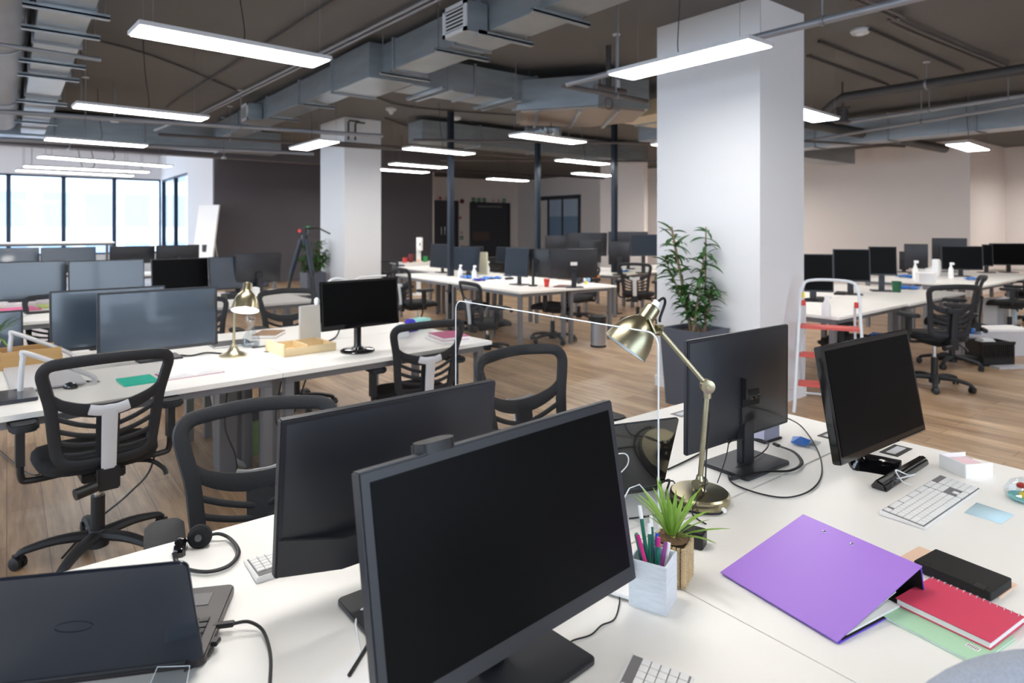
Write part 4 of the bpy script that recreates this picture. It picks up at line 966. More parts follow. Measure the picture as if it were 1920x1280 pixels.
cable('thick black cable plugged into the left laptop, curving down to the picture edge', [(0.355, 1.341, 0.745), (0.378, 1.33, 0.745), (0.395, 1.303, 0.738), (0.393, 1.255, 0.735), (0.38, 1.197, 0.735), (0.352, 1.117, 0.735)], .0032, plug=((0,.04),))
cable('thin black power lead of the left laptop with angled plug', [(0.305, 1.296, 0.742), (0.295, 1.284, 0.736), (0.273, 1.273, 0.735), (0.25, 1.268, 0.735)], .0022, plug=((0,.02),))
cable('white cable curling beside the base of the black monitor back', [(0.591, 1.211, 0.76), (0.573, 1.233, 0.74), (0.55, 1.205, 0.74), (0.538, 1.171, 0.735), (0.519, 1.116, 0.735)], .0022, M_cablew)
cable('black cable slanting under the left edge of the big foreground monitor', [(0.559, 1.145, 0.74), (0.522, 1.114, 0.735), (0.478, 1.075, 0.735)], .0036)
cable('thin black cable along the desk behind the spiky plant', [(1.339, 1.183, 0.733), (1.384, 1.164, 0.733), (1.463, 1.135, 0.733), (1.507, 1.123, 0.733)], .0022)
cable('white cable loop hanging beside the glossy laptop', [(1.316, 1.191, 0.863), (1.329, 1.181, 0.882), (1.331, 1.179, 0.902), (1.322, 1.186, 0.914), (1.299, 1.204, 0.911)], .0018, M_cablew)
cable('short black lead with inline switch between lamp base and glossy laptop', [(1.604, 1.265, 0.745), (1.63, 1.26, 0.74), (1.6, 1.226, 0.737), (1.564, 1.21, 0.735)], .0025)

# acrylic divider across the front row
t = thing('acrylic_divider', 'clear acrylic sneeze screen with rounded corner standing across the front row', 'divider screen', (1.315,1.5,T), 0)
Y0, Y1, ZT = -.437, .51, .528; rc = .035
out = [(Y0,.02)] + [(Y0+rc-rc*math.cos(R(q)), ZT-rc+rc*math.sin(R(q))) for q in range(0,91,15)] + [(Y1-rc+rc*math.sin(R(q)), ZT-rc+rc*math.cos(R(q))) for q in range(0,91,15)] + [(Y1,.02)]
b = MB(); n = len(out); b.add([(-.0025,y,z) for y,z in out]+[(.0025,y,z) for y,z in out], [tuple(range(n)), tuple(range(2*n-1,n-1,-1))]+[(i,(i+1)%n,(i+1)%n+n,i+n) for i in range(n)])
pn = b.build('sheet', M_acr, t, smooth=False)
MB().tube([(0,y,z) for y,z in out], .0022, 6).build('polished_edge', M_acre, pn)
for yy in (Y0+.08, Y1-.12):
    f = MB(); f.prism([(-.0025,0),(.0025,0),(.0025,1),(-.0025,1)],0,1); f = MB()
    f.add([(-.10,yy-.002,.0),(.10,yy-.002,.0),(.10,yy-.002,.03),(.02,yy-.002,.11),(-.02,yy-.002,.11),(-.10,yy-.002,.03),(-.10,yy+.002,.0),(.10,yy+.002,.0),(.10,yy+.002,.03),(.02,yy+.002,.11),(-.02,yy+.002,.11),(-.10,yy+.002,.03)],
          [(0,1,2,3,4,5),(11,10,9,8,7,6)]+[(i,(i+1)%6,(i+1)%6+6,i+6) for i in range(6)])
    ft = f.build('support_foot', M_acr, t, smooth=False)
    MB().tube([(-.10,yy,.003),(-.10,yy,.03),(-.02,yy,.11),(.02,yy,.11),(.10,yy,.03),(.10,yy,.003)], .0018, 6).build('foot_edge', M_acre, ft)

# headset
t = thing('headset', 'black telephone headset lying behind the left laptop', 'headset', (0.379, 1.685, 0.735))
hs = [Vector(p)-t.location for p in [(0.393, 1.765, 0.742), (0.423, 1.754, 0.748), (0.447, 1.726, 0.738), (0.445, 1.646, 0.738), (0.413, 1.595, 0.738), (0.369, 1.591, 0.738), (0.332, 1.629, 0.738), (0.315, 1.671, 0.742), (0.312, 1.691, 0.76)]]
MB().tube(hs, .0055, 8, sm=8, flat=.6).build('headband', M_black, t)
c1 = Vector((0.381, 1.749, 0.756))-t.location; c2 = Vector((0.336, 1.746, 0.737))-t.location
f1 = V(.15,-1,.1).normalized(); MB().lathe([(.006,.012),(.020,.014),(.028,.008),(.029,-.002),(.024,-.012),(.01,-.016)], c1, f1, 28).build('ear_cushion', M_fabric, t)
MB().lathe([(.004,.014),(.008,.016),(.009,.012)], c1, f1, 16).build('speaker_dot', M_pad, t)
f2 = V(1,.35,.0).normalized(); MB().lathe([(.006,.012),(.020,.014),(.028,.008),(.029,-.002),(.024,-.012),(.01,-.016)], c2, f2, 28).build('ear_cushion', M_gloss, t)
# pen holder
t = thing('pen_holder', 'square whitewashed wooden pen box beside the big foreground monitor', 'pen holder', (1.087,.893,T), 22)
PB = mat('whitewashed_wood', (226,232,240), .7, vary=.16, scale=14, stretch=(2,2,14), bump=.25, bscale=50)
for a, s_ in (((0,-.0385,.05),(.08,.004,.10)),((0,.0385,.05),(.08,.004,.10)),((-.038,0,.05),(.004,.073,.10)),((.038,0,.05),(.004,.073,.10)),((0,0,.003),(.073,.073,.006))):
    MB().box(a, s_).build('side_board' if a[2] > .01 else 'bottom_board', PB, t, bev=.0008)
M_pen = {'green': mat('dark_green_pencil', (18,110,92), .35), 'pink': mat('pink_pen', (205,40,130), .3), 'blue': mat('blue_pen', (24,84,200), .3), 'violet': mat('violet_pen', (150,70,150), .3), 'white': M_paper, 'navy': mat('navy_pen', (40,60,110), .3)}
pens = [('pink and white pen leaning to the left rim of the pen box','pink',(-.01,-.01),(-.040,.02),.152,'pink'), ('green pencil with white end standing tallest in the pen box','green',(.0,.0),(.012,.034),.19,'white'),
        ('green pencil with pink tip across the middle of the pen box','green',(-.018,-.01),(.0,-.012),.135,'pink'), ('first short green pencil at the back left of the pen box','green',(-.01,.0),(-.012,.034),.138,'green'),
        ('second short green pencil at the back left of the pen box','green',(-.004,.004),(-.004,.036),.136,'green'), ('green pencil with white cap leaning toward the plant','green',(-.01,0),(.035,.02),.150,'white'),
        ('outermost green pencil with white cap leaning right over the rim','green',(-.005,-.005),(.055,.022),.165,'white'), ('blue pen leaning right in the pen box','blue',(0,-.01),(.034,.002),.130,'blue'),
        ('violet pen at the front of the pen box','violet',(-.012,-.01),(.018,-.022),.122,'violet'), ('white marker at the front right corner of the pen box','white',(-.002,-.012),(.028,-.026),.118,'white')]
for lb, c, a, b_, L_, tip in pens:
    q = thing('pen', lb, 'pen', (1.087,.893,T+.0065), 22, 'pens in the whitewashed box')
    A = Vector((a[0],a[1],0)); B = Vector((b_[0],b_[1],math.sqrt(max(.001,L_**2-(b_[0]-a[0])**2-(b_[1]-a[1])**2)))); P_ = A+(B-A)*.86
    MB().cyl(A, P_, .0044, 8).build('barrel', M_pen[c], q); MB().cyl(P_, B, .0045, 8, .004).build('tip', M_pen[tip], q)

# plants
def leaf(b, base, dirv, L_, w_, droop, n=6, tw=0):
    d = Vector(dirv).normalized(); p = Vector(base); side = d.cross(Vector((0,0,1)))
    if side.length < .05: side = Vector((1,0,0))
    side.normalize(); side = Matrix.Rotation(tw, 3, d) @ side; vs = []; fs = []
    for i in range(n+1):
        q = i/n; ww = w_*math.sin(math.pi*min(1,.12+q*.88))**.8*.5 + .0004
        nn = side.cross(d).normalized()
        vs += [p-side*ww+nn*ww*.35, p, p+side*ww+nn*ww*.35]
        d = (d + Vector((0,0,-droop/n))).normalized(); p = p + d*(L_/n)
    for i in range(n):
        a = i*3; fs += [(a,a+1,a+4,a+3),(a+1,a+2,a+5,a+4)]
    b.add(vs, fs)
t = thing('potted_plant', 'small spiky grass plant in a woven seagrass pot behind the pen box', 'plant', (1.193,.925,T), 22)
M_rope = mat('seagrass_rope', (208,184,146), .9, vary=.35, scale=40, bump=.6, bscale=160)
rp = MB()
for sgn, n in (((0,-1),8),((0,1),8),((1,0),8),((-1,0),8)):
    for k in range(n):
        o_ = (k-(n-1)/2)*.0095
        x, y = (o_, sgn[1]*.037) if sgn[1] else (sgn[0]*.037, o_)
        for ph_ in (0, 2.1, 4.2):
            tx, ty = (1,0) if sgn[1] else (0,1)
            rp.tube([(x+tx*.0028*math.sin(q*1.3+ph_)+sgn[0]*.002*math.cos(q*1.3+ph_), y+ty*.0028*math.sin(q*1.3+ph_)+sgn[1]*.002*math.cos(q*1.3+ph_), .003+q*.0031) for q in range(29)], .0019, 5)
rp.build('woven_pot', M_rope, t); MB().box((0,0,.044),(.068,.068,.086)).build('pot_liner', mat('dark_liner', (84,64,46), .9), t, smooth=False)
MB().lathe([(.02,.085),(.036,.092),(.03,.098),(.01,.102)],(0,0,0),(0,0,1),14).build('moss', M_soil, t)
rnd = random.Random(3)
for k in range(26):
    a = R(k*137.5); el = R(rnd.uniform(28,85)); b = MB(); leaf(b, (math.cos(a)*.008,math.sin(a)*.008,.095), (math.cos(a)*math.cos(el),math.sin(a)*math.cos(el),math.sin(el)), rnd.uniform(.085,.135), .0105, rnd.uniform(.15,.7))
    b.build('leaf', M_plant2, t, fix=False)
def big_plant(label, loc, rz, pw, ph, H_, spread, seed, lean=(0,0)):
    t = thing('potted_plant', label, 'plant', loc, rz)
    k = .82; a = pw/2
    def ring(s_, z): return [(-s_,-s_,z),(s_,-s_,z),(s_,s_,z),(-s_,s_,z)]
    b = MB(); O0, O1, I1, I0 = ring(a*k,0), ring(a,ph), ring(a-.025,ph), ring(a-.035,ph-.06)
    b.add(O0+O1+I1+I0, [(3,2,1,0)]+[(i,(i+1)%4,(i+1)%4+4,i+4) for i in range(4)]+[(i+4,(i+1)%4+4,(i+1)%4+8,i+8) for i in range(4)]+[(i+8,(i+1)%4+8,(i+1)%4+12,i+12) for i in range(4)]+[(12,13,14,15)])
    b.build('planter', M_pot, t, smooth=False)
    MB().box((0,0,ph-.05),(pw-.075,pw-.075,.02)).build('bark_mulch', M_soil, t, smooth=False)
    rn = random.Random(seed)
    for s_ in range(7):
        x, y = rn.uniform(-.07,.07), rn.uniform(-.07,.07); hh = H_*(.45+.55*(s_ % 3)/2) if s_ else H_*1.0
        tx, ty = x+rn.uniform(-spread,spread)*.55+lean[0]*hh, y+rn.uniform(-spread,spread)*.55+lean[1]*hh
        z0 = ph-.045; pts = [(x,y,z0),((x*.6+tx*.4),(y*.6+ty*.4),z0+hh*.4),(tx,ty,z0+hh)]
        st = MB().tube(pts, lambda q: .011-.006*q, 8, sm=6).build('stem', M_stem, t)
        P_ = smooth_path(pts, 8); lf = MB()
        for i in range(48):
            q = .25+.72*rn.random()**.7; p = P_[min(len(P_)-1,int(q*(len(P_)-1)))]; a_ = rn.uniform(0,6.283); el = rn.uniform(.0,.95)
            leaf(lf, p, (math.cos(a_)*math.cos(el),math.sin(a_)*math.cos(el),math.sin(el)), rn.uniform(.10,.19), rn.uniform(.024,.036), rn.uniform(.5,1.6), 6, rn.uniform(-.6,.6))
        lf.build('foliage', M_plant, t, fix=False)
    return t
big_plant('tall leafy plant in a square slate planter against the large white column', (4.69,3.40,0), 0, .42, .66, .92, .36, 5, (-.06,.10))
big_plant('smaller leafy plant in a slate planter between the tripod and the small column', (4.38,11.42,0), 0, .36, .72, .62, .34, 9, (.05,.0))
t = thing('potted_plant', 'grass-like green plant at the left edge in front of a dark monitor', 'plant', (-0.079, 5.095, 0.735))
MB().lathe([(.05,0),(.06,.1),(.055,.1),(.05,.09)]).build('pot', M_paper, t); lf = MB()
for k in range(30):
    a = R(k*137.5); el = rnd.uniform(.5,1.3); leaf(lf, (0,0,.09), (math.cos(a)*math.cos(el),math.sin(a)*math.cos(el),math.sin(el)), rnd.uniform(.2,.33), .014, rnd.uniform(.8,1.5))
lf.build('foliage', M_plant2, t, fix=False)

# ================================================================ BINDER AND NOTEBOOKS
t = thing('ring_binder', 'large purple lever arch binder lying at right on the near desk', 'binder', (1.255,.58,T), -8.4)
WB, LB = .303, .287; th_ = .0028
def quad(b, p, q, y0, y1, th):  # slab through p->q in x,z; between y0,y1
    d = Vector((q[0]-p[0],0,q[1]-p[1])).normalized(); n_ = Vector((-d.z,0,d.x))*th
    b.hexa([(p[0],y0,p[1]),(q[0],y0,q[1]),(q[0],y1,q[1]),(p[0],y1,p[1])],[(p[0]+n_.x,y0,p[1]+n_.z),(q[0]+n_.x,y0,q[1]+n_.z),(q[0]+n_.x,y1,q[1]+n_.z),(p[0]+n_.x,y1,p[1]+n_.z)])
b = MB(); quad(b,(0,.0005),(WB,.0005),0,LB,th_); b.build('back_cover', M_purpled, t, bev=.0005)
b = MB(); quad(b,(WB,.002),(WB-.014,.070),0,LB,th_); b.build('spine', M_purpled, t, bev=.0005)
b = MB(); quad(b,(-.006,.005),(WB-.012,.072),0,LB,th_); b.build('front_cover', M_purple, t, bev=.0005)
b = MB(); quad(b,(.012,.0036),(WB-.004,.0036),.001,LB-.002,.001); quad(b,(WB-.004,.006),(WB-.017,.066),.001,LB-.002,.001); quad(b,(.012,.0075),(WB-.02,.0685),.001,LB-.002,.0008); b.build('black_lining', M_matteblack, t, smooth=False)
b = MB(); quad(b,(.03,.006),(WB-.09,.007),.004,LB-.02,.004); quad(b,(.05,.0128),(WB-.10,.040),.006,LB-.03,.001); b.build('paper_sheets', M_paper, t, smooth=False)
for v in (.21,.14):
    x = .262; z = .005+(x+.006)/(WB-.006)*.067+.0032
    MB().lathe([(.0042,0),(.0038,.001),(.0022,.0012),(.002,.0002)],(x,v,z),(-.22,0,1),14).build('rivet', M_chrome, t)
def notebook(label, c, w_, d_, z0, th, rz, m, pages=True, spiral=None, name='notebook', group=None, cat='notebook'):
    t = thing(name, label, cat, (c[0],c[1],z0), rz, group)
    if pages:
        MB().box((0,0,th*.06),(w_,d_,th*.12)).build('back_cover', m, t); MB().box((0,0,th*.5),(w_-.004,d_-.004,th*.74)).build('pages', M_paper, t, smooth=False)
        MB().box((0,0,th*.94),(w_,d_,th*.12)).build('front_cover', m, t)
    else: MB().rbox((0,0,th/2),(w_,d_,th),.004).build('cover', m, t, bev=.001)
    if spiral:
        n = 14
        for k in range(n):
            y = (k-(n-1)/2)*d_*.93/(n-1)
            MB().tube([(w_/2-.004+.007*math.cos(q), y+.0012*math.sin(q), th*.5+(.0065+th*.5)*math.sin(q)*.75) for q in [i*math.pi/6 for i in range(12)]], .0008, 5, closed=True).build('wire_ring', M_silver, t)
    return t
notebook('mint green notebook at the bottom of the stack right of the binder', (1.472,.468), .15, .17, T, .006, -7, M_mint, name='notebook')
notebook('crimson spiral notebook on top of the mint one, right of the binder', (1.535,.469), .15, .172, T+.0065, .015, -6, M_crim, spiral=True)
notebook('peach cardboard folder under the black notebook', (1.738,.535), .095, .206, T, .003, -5, M_peach, False, cat='folder', name='card_folder')
t = notebook('black notebook lying on the peach folder near the crimson one', (1.705,.515), .105, .155, T+.0035, .02, -6, M_matteblack, False)
for y in (-.055,.055): MB().box((-.045,y,.0205),(.02,.02,.0012)).build('corner_tab', M_black, t, smooth=False)
t = thing('barcode_label', 'small white barcode sticker on the mint notebook', 'label', (1.436,.415,T+.0064), -7)
MB().box((0,0,.0002),(.014,.022,.0004)).build('sticker', M_paper, t, smooth=False)
for k in range(6): MB().box((0.0,-.008+k*.0032,.0006),(.009,.0012,.0003)).build('bar', M_black, t, smooth=False)
t = tag(MB().add([(-.045,-.04,0),(.048,-.045,.001),(.05,.045,.004),(-.046,.046,0),(0,0,.0005)], [(0,1,4),(1,2,4),(2,3,4),(3,0,4)]).build('sticky_note', M_sticky, fix=False), 'pale blue sticky note in front of the right keyboard', 'note', None, (2.153,.584,T+.001), -1)
t.modifiers.new('thickness','SOLIDIFY').thickness = .0004
t = thing('note_holder', 'white card holder with pink and blue memo sheets behind the right keyboard', 'memo holder', (2.47,.735,T), 62)
for a, s_ in (((0,.05,.022),(.1,.003,.044)),((-.05,0,.022),(.003,.1,.044)),((.05,0,.022),(.003,.1,.044)),((0,0,.0015),(.1,.1,.003)),((-.036,-.05,.016),(.028,.003,.032)),((.036,-.05,.016),(.028,.003,.032))): MB().box(a, s_).build('holder_side', M_paper, t, smooth=False)
for nm, rgb, z in (('yellow_sheets',(240,240,200),.009),('blue_sheets',(160,205,240),.019),('pink_sheets',(246,214,222),.027)): MB().box((0,-.0,z),(.09,.09,.008)).build(nm, mat(nm, rgb, .8), t, smooth=False)
t = thing('snack_bag', 'clear bag of red and yellow sweets at the right picture edge', 'bag', (2.347, 0.546, 0.735), 20)
MB().lathe([(.01,.0),(.05,.004),(.056,.02),(.04,.045),(.012,.06)],(0,0,0),(0,0,1),18,sx=1.1).build('clear_bag', M_clear, t)
MB().lathe([(.03,0),(.045,.003),(.045,.007)],(0,0,0)).build('teal_base', mat('teal_dish',(120,205,205),.4), t)
for k, (m, x, y, z) in enumerate(((M_red,-.01,0,.02),(M_yel,-.03,.01,.02),(M_red,.02,.01,.03),(M_yel,-.005,-.02,.03),(M_purple,.01,-.02,.015))):
    MB().lathe([(.003,-.008),(.011,-.004),(.012,.004),(.004,.009)],(x,y,z),(.3,.2,1),10).build('sweet', m, t)

# small items on the right of the front row
t = thing('memo_block', 'block of grey memo paper with lime stripe on black tray behind the upright monitor', 'memo block', (2.255,1.335,T), -4)
MB().box((0,0,.004),(.11,.11,.008)).build('tray', M_black, t, bev=.002); MB().box((0,0,.032),(.095,.095,.048)).build('paper_block', mat('grey_paper_block',(176,178,200),.8,vary=.08,scale=4,stretch=(1,1,60)), t, smooth=False)
MB().box((.01,.02,.0575),(.03,.09,.003)).build('lime_strip', mat('lime_strip',(184,206,50),.6), t, smooth=False)
t = thing('plastic_packet', 'crumpled bright blue plastic packet under the looping cable', 'packet', (2.315, 1.208, 0.735), 10)
MB().add([(-.04,-.03,.0),(.0,-.035,.012),(.04,-.02,.002),(.045,.02,.0),(.0,.03,.014),(-.04,.025,.002),(0,0,.02)],[(0,1,6),(1,2,6),(2,3,6),(3,4,6),(4,5,6),(5,0,6)]).build('blue_wrapper', M_blue, t, smooth=False)
MB().box((-.0,-.035,.003),(.07,.05,.004)).build('clear_sheet', M_clear, t, smooth=False)
for i, (p, l) in enumerate((((2.508, 1.182, 0.735),'left of the glossy monitor'),((2.504, 0.957, 0.735),'under the glossy monitor'),((2.298, 1.712, 0.735),'left of the upright monitor'))):
    t = thing('cable_grommet', 'flat dark desk cable port '+l, 'grommet', (p[0],p[1],T), 0, 'cable ports of the front row')
    MB().box((0,0,.001),(.13,.06,.002)).build('port_frame', M_steel if i == 2 else M_black, t); MB().box((0,0,.0022),(.1,.03,.001)).build('port_flap', M_silver, t, smooth=False)
t = thing('cable_tag', 'tiny white tag on the thin wire at the desk seam', 'tag', (1.96, 1.085, 0.731), 30); MB().box((0,0,.001),(.009,.012,.0006)).build('paper_tag', M_paper, t, smooth=False)
t = thing('acrylic_stand', 'clear acrylic stand corner at the bottom left beside the laptop', 'stand', (0.225, 1.239, 0.735), -35); t.scale = (.55,.55,.5)
MB().hexa([(-.06,-.05,0),(.06,-.05,0),(.06,-.046,0),(-.06,-.046,0)],[(-.05,.01,.06),(.05,.01,.06),(.05,.014,.06),(-.05,.014,.06)]).build('acrylic_plate', M_clear, t, smooth=False)
MB().box((.0,-.05,.003),(.1,.09,.003)).build('white_card', M_paper, t, smooth=False)
MB().tube([(-.06,-.048,.003),(-.05,.012,.06),(.05,.012,.06),(.06,-.048,.003)], .0015, 6).build('plate_edge', M_acre, t)
t = thing('power_adapter', 'black plug adapter behind the woven plant pot', 'adapter', (1.36,.99,T), 20); MB().rbox((0,0,.02),(.045,.06,.04),.006).build('adapter_body', M_black, t, bev=.003)
MB().tube([(0,.03,.02),(.0,.05,.05),(.03,.08,.05),(.09,.13,.006)], .003, 8, sm=6).build('lead', M_cable, t)
t = thing('paper_sheet', 'white sheet of paper cut off at the bottom left of the big monitor', 'paper', (0.474, 1.044, 0.731), 22); MB().box((0,0,.0006),(.18,.12,.0008)).build('sheet', M_paper, t, smooth=False)
t = thing('phone', 'white smartphone with metal clip behind the big monitor lower edge', 'phone', (1.056, 0.955, 0.735), 20); MB().rbox((0,0,.004),(.05,.09,.008),.008).build('phone_body', M_paper, t, bev=.002); MB().cyl((-.005,.01,.011),(.02,.03,.011),.004).build('metal_clip', M_chrome, t)

# ================================================================ SECOND ROW ITEMS
def box_thing(name, label, cat, p, rz, size, m, part='body', bev=.002, group=None, z=None):
    t = thing(name, label, cat, (p[0],p[1],T if z is None else z), rz, group); MB().box((0,0,size[2]/2),size).build(part, m, t, bev=bev); return t
t = thing('wooden_tray', 'pale pine desk organiser tray in the middle of the second row', 'tray', (1.50,4.12,T), 4); t.scale = (.84,.84,.84)
for a, s_ in (((0,-.16,.03),(.42,.012,.06)),((0,.16,.03),(.42,.012,.06)),((-.2,0,.045),(.012,.33,.09)),((.2,0,.03),(.012,.33,.06)),((0,0,.003),(.4,.31,.006)),((.0,.02,.035),(.012,.28,.055)),((.1,.02,.03),(.2,.012,.05))): MB().box(a, s_).build('board', M_wood, t, bev=.001)
MB().cyl((-.2,-.16,.0),(-.2,-.16,.075),.01).build('dowel', M_wood, t)
notebook('brown striped book on the second row left of the pine tray', (1.52,4.83), .17, .24, T, .025, -35, mat('striped_brown_cover',(150,116,88),.6,vary=.4,scale=12,stretch=(6,1,1)), name='book', cat='book')
notebook('flat charcoal notebook behind the lit brass lamp', (1.20,4.63), .25, .2, T, .014, 0, mat('charcoal_cover',(70,68,70),.6), name='notebook')
t = thing('open_book', 'open book with blank white pages beside the teal folder', 'book', (.79,3.86,T), 5)
for s_ in (-1,1):
    b = MB(); n = 8; vs = []; fs = []
    for i in range(n+1):
        q = i/n; vs += [(s_*q*.14,-.1,.006+.03*math.sin(min(1,q*1.6)*math.pi*.6)*(1-q*.6)),(s_*q*.14,.1,.006+.03*math.sin(min(1,q*1.6)*math.pi*.6)*(1-q*.6)),(s_*q*.14,-.1,0),(s_*q*.14,.1,0)]
    for i in range(n): a = i*4; fs += [(a,a+4,a+5,a+1),(a+2,a+3,a+7,a+6),(a,a+2,a+6,a+4),(a+1,a+5,a+7,a+3)]
    fs += [(0,1,3,2),(n*4,n*4+2,n*4+3,n*4+1)]
    b.add(vs, fs).build('page_block', M_paper, t)
MB().box((0,0,.0005),(.30,.21,.001)).build('cover', M_mag, t, smooth=False)
notebook('teal folder behind the leftmost chair on the second row', (.535,3.83), .16, .2, T, .008, 4, M_teal, False, cat='folder', name='folder')
t = thing('computer_mouse', 'small black mouse seen through the leftmost chair mesh', 'mouse', (.25,3.87,T), -60); MB().lathe([(.03,0),(.031,.008),(.024,.022),(.006,.03)],(0,0,0),(0,0,1),20,sx=1.3,sy=.9).build('mouse_shell', M_gloss, t); MB().box((.03,0,.02),(.02,.002,.01)).build('wheel', M_rub, t)
for dx, l in ((0,'upper'),(.03,'lower')):
    t = thing('pen', 'dark pen near the small black mouse, %s one' % l, 'pen', (.30+dx,4.0-dx,T), -50+dx*300, 'pens by the mouse'); MB().cyl((-.06,0,.004),(.06,0,.004),.004,8).build('barrel', M_black, t); MB().cyl((.06,0,.004),(.07,0,.004),.004,8,.001).build('tip', M_silver, t)
notebook('magenta hardback book at the right end of the second row', (2.49,3.90), .2, .27, T+.012, .022, -8, M_mag, cat='book', name='book')
notebook('white notepad under the magenta book', (2.47,3.88), .22, .29, T, .012, -4, M_paper, False, cat='notepad', name='notepad')
t = thing('glass_carafe', 'clear glass bottle behind the lit brass lamp', 'bottle', (1.29,4.48,T)); MB().lathe([(.05,0),(.06,.01),(.055,.06),(.025,.11),(.02,.15),(.036,.18),(.03,.21),(.012,.215)],(0,0,0)).build('glass_body', M_clear, t); MB().lathe([(.052,.004),(.05,.03)],(0,0,0)).build('water', M_clear, t)
box_thing('document_stand', 'pale grey upright document panel left of the round-footed monitor', 'stand', (1.62,4.28), 12, (.16,.02,.27), mat('pale_grey_plastic',(214,214,212),.6), 'panel')
t = thing('headphones', 'white headphones draped over the top of the round-footed monitor', 'headphones', (1.78,3.85,T))
top = .89+.30-T+.004
MB().tube([(-.22,.0,top-.05),(-.2,.0,top+.0),(-.14,.01,top+.014),(-.08,0,top-.004)],.008,8,sm=6).build('headband', M_cablew, t)
MB().tube([(-.06,-.01,top-.02),(.0,.01,top+.01),(.06,.02,top+.014),(.2,.02,top+.016)],.006,8,sm=6).build('white_cord', M_cablew, t)
MB().lathe([(.02,0),(.025,.01),(.02,.02)],(-.27,0,top-.12),(-1,0,0)).build('ear_piece', M_cablew, t)
t = thing('laptop_stand', 'white bent metal laptop stand at the left of the second row', 'stand', (.09,4.28,T), 3)
for yy in (-.40,.38): MB().tube([(-.06,yy,.01),(-.05,yy,.17),(-.03,yy,.19),(.22,yy+.0,.05),(.24,yy,.01)],.02,8,sm=5,flat=.6).build('side_frame', M_frame, t)
MB().box((.06,0,.012),(.3,.78,.008)).build('shelf', M_frame, t, bev=.002)
t = thing('wooden_organiser', 'honey wood desk organiser at the far left of the second row', 'organiser', (.10,4.68,T), 8)
for a, s_ in (((0,-.1,.05),(.28,.012,.1)),((0,.1,.05),(.28,.012,.1)),((-.14,0,.05),(.012,.2,.1)),((.14,0,.03),(.012,.2,.06)),((0,0,.004),(.28,.2,.008))): MB().box(a, s_).build('board', M_woodb, t, bev=.001)
t = thing('laptop', 'dark closed laptop on the desk edge at the far left', 'laptop', (-.07,3.80,T), 3); MB().rbox((0,0,.009),(.36,.25,.018),.012).build('body', M_llid, t, bev=.003); MB().box((0,0,.0185),(.1,.01,.001)).build('emblem_bar', M_ltop, t, smooth=False)
box_thing('tissue_pack', 'teal and white packet at the far right corner of the second row', 'packet', (2.60,4.50), 20, (.14,.12,.07), mat('teal_white_packet',(150,215,212),.6,vary=.3), 'packet')
t = thing('tape_dispenser', 'blue-violet desk tape dispenser right of the round-footed monitor', 'tape dispenser', (2.43,4.35,T), 20); MB().lathe([(.045,-.02),(.05,-.018),(.05,.018),(.045,.02)],(0,0,.05),(0,1,0),20).build('tape_roll', mat('violet_blue',(62,52,190),.4), t); MB().box((0,0,.012),(.14,.05,.024)).build('dispenser_base', mat('violet_blue_dark',(50,44,150),.4), t, bev=.003)
box_thing('paper_cup', 'pale translucent cup right of the round monitor foot', 'cup', (2.25,4.15), 0, (.08,.08,.1), M_acre, 'cup_body', .01)
for x, y, l in ((1.34,4.42,'upper'),(1.36,4.22,'lower')):
    p = (x, y); t = thing('cable_grommet', 'black desk cable port between lamp and pine tray, %s one' % l, 'grommet', (x,y,T), 4, 'cable ports of the second row'); MB().box((0,0,.0012),(.12,.05,.002)).build('port_frame', M_black, t); MB().box((0,0,.0025),(.08,.02,.001)).build('port_flap', M_steel, t, smooth=False)
cable('black cable on the second row running left of the round monitor foot', [(1.95,4.55,T+.05),(1.85,4.4,T+.01),(1.70,4.28,T+.005),(1.6,4.3,T+.005)], .006)
cable('black power lead at the foot of the lit brass lamp', [(1.07,4.3,T+.004),(1.0,4.4,T+.004),(.9,4.36,T+.004),(.85,4.42,T+.004)], .006)
for i, (pts, l) in enumerate(((((.62,3.75,.66),(.6,3.8,.3),(.5,3.85,.15),(.35,3.9,.02),(.2,3.6,.01)),'nearest the leftmost chair'),(((1.0,3.9,.66),(.98,3.9,.4),(1.05,3.95,.2),(1.1,4.1,.02)),'by the grey desk legs'),(((1.35,4.0,.66),(1.3,4.0,.35),(1.4,4.05,.3),(1.5,4.0,.6)),'looped behind the middle desk leg'),(((-0.036, 5.586, 0.01),(0.122, 4.923, 0.01),(0.262, 5.039, 0.01)),'on the floor at left'))):
    cable('black cable hanging below the second row, '+l, pts, .005, group='cables under the second row')
t = thing('cable_spine', 'braided grey cable sleeve hanging under the second row', 'cable', (.98,4.2,0)); MB().tube([(0,0,.68),(.02,0,.4),(.1,.0,.15),(.2,.02,.02)], lambda q: .012+.003*math.sin(q*200), 8, sm=12).build('sleeve', M_silver, t)
for x, l in ((1.04,'left'),(1.30,'right')):
    t = thing('cable_duct', 'grey square cable riser under the second row, %s one' % l, 'cable riser', (x,4.12,0), 4, 'cable risers'); MB().box((0,0,.35),(.1,.1,.68)).build('riser_body', M_steel, t, bev=.004); MB().rbox((0,0,.01),(.13,.13,.02),.02).build('foot', M_rub, t)
t = thing('waste_bin', 'dark bin with green bag under the second row, seen through the chair mesh', 'waste bin', (1.27,4.55,0)); MB().lathe([(.11,.0),(.13,.25),(.125,.25),(.1,.02)],(0,0,0)).build('bin_body', mat('green_bag',(120,160,90),.6,vary=.3,scale=20), t); MB().lathe([(.135,.24),(.138,.30),(.12,.31),(.01,.31)],(0,0,0)).build('bin_lid', M_rub, t)

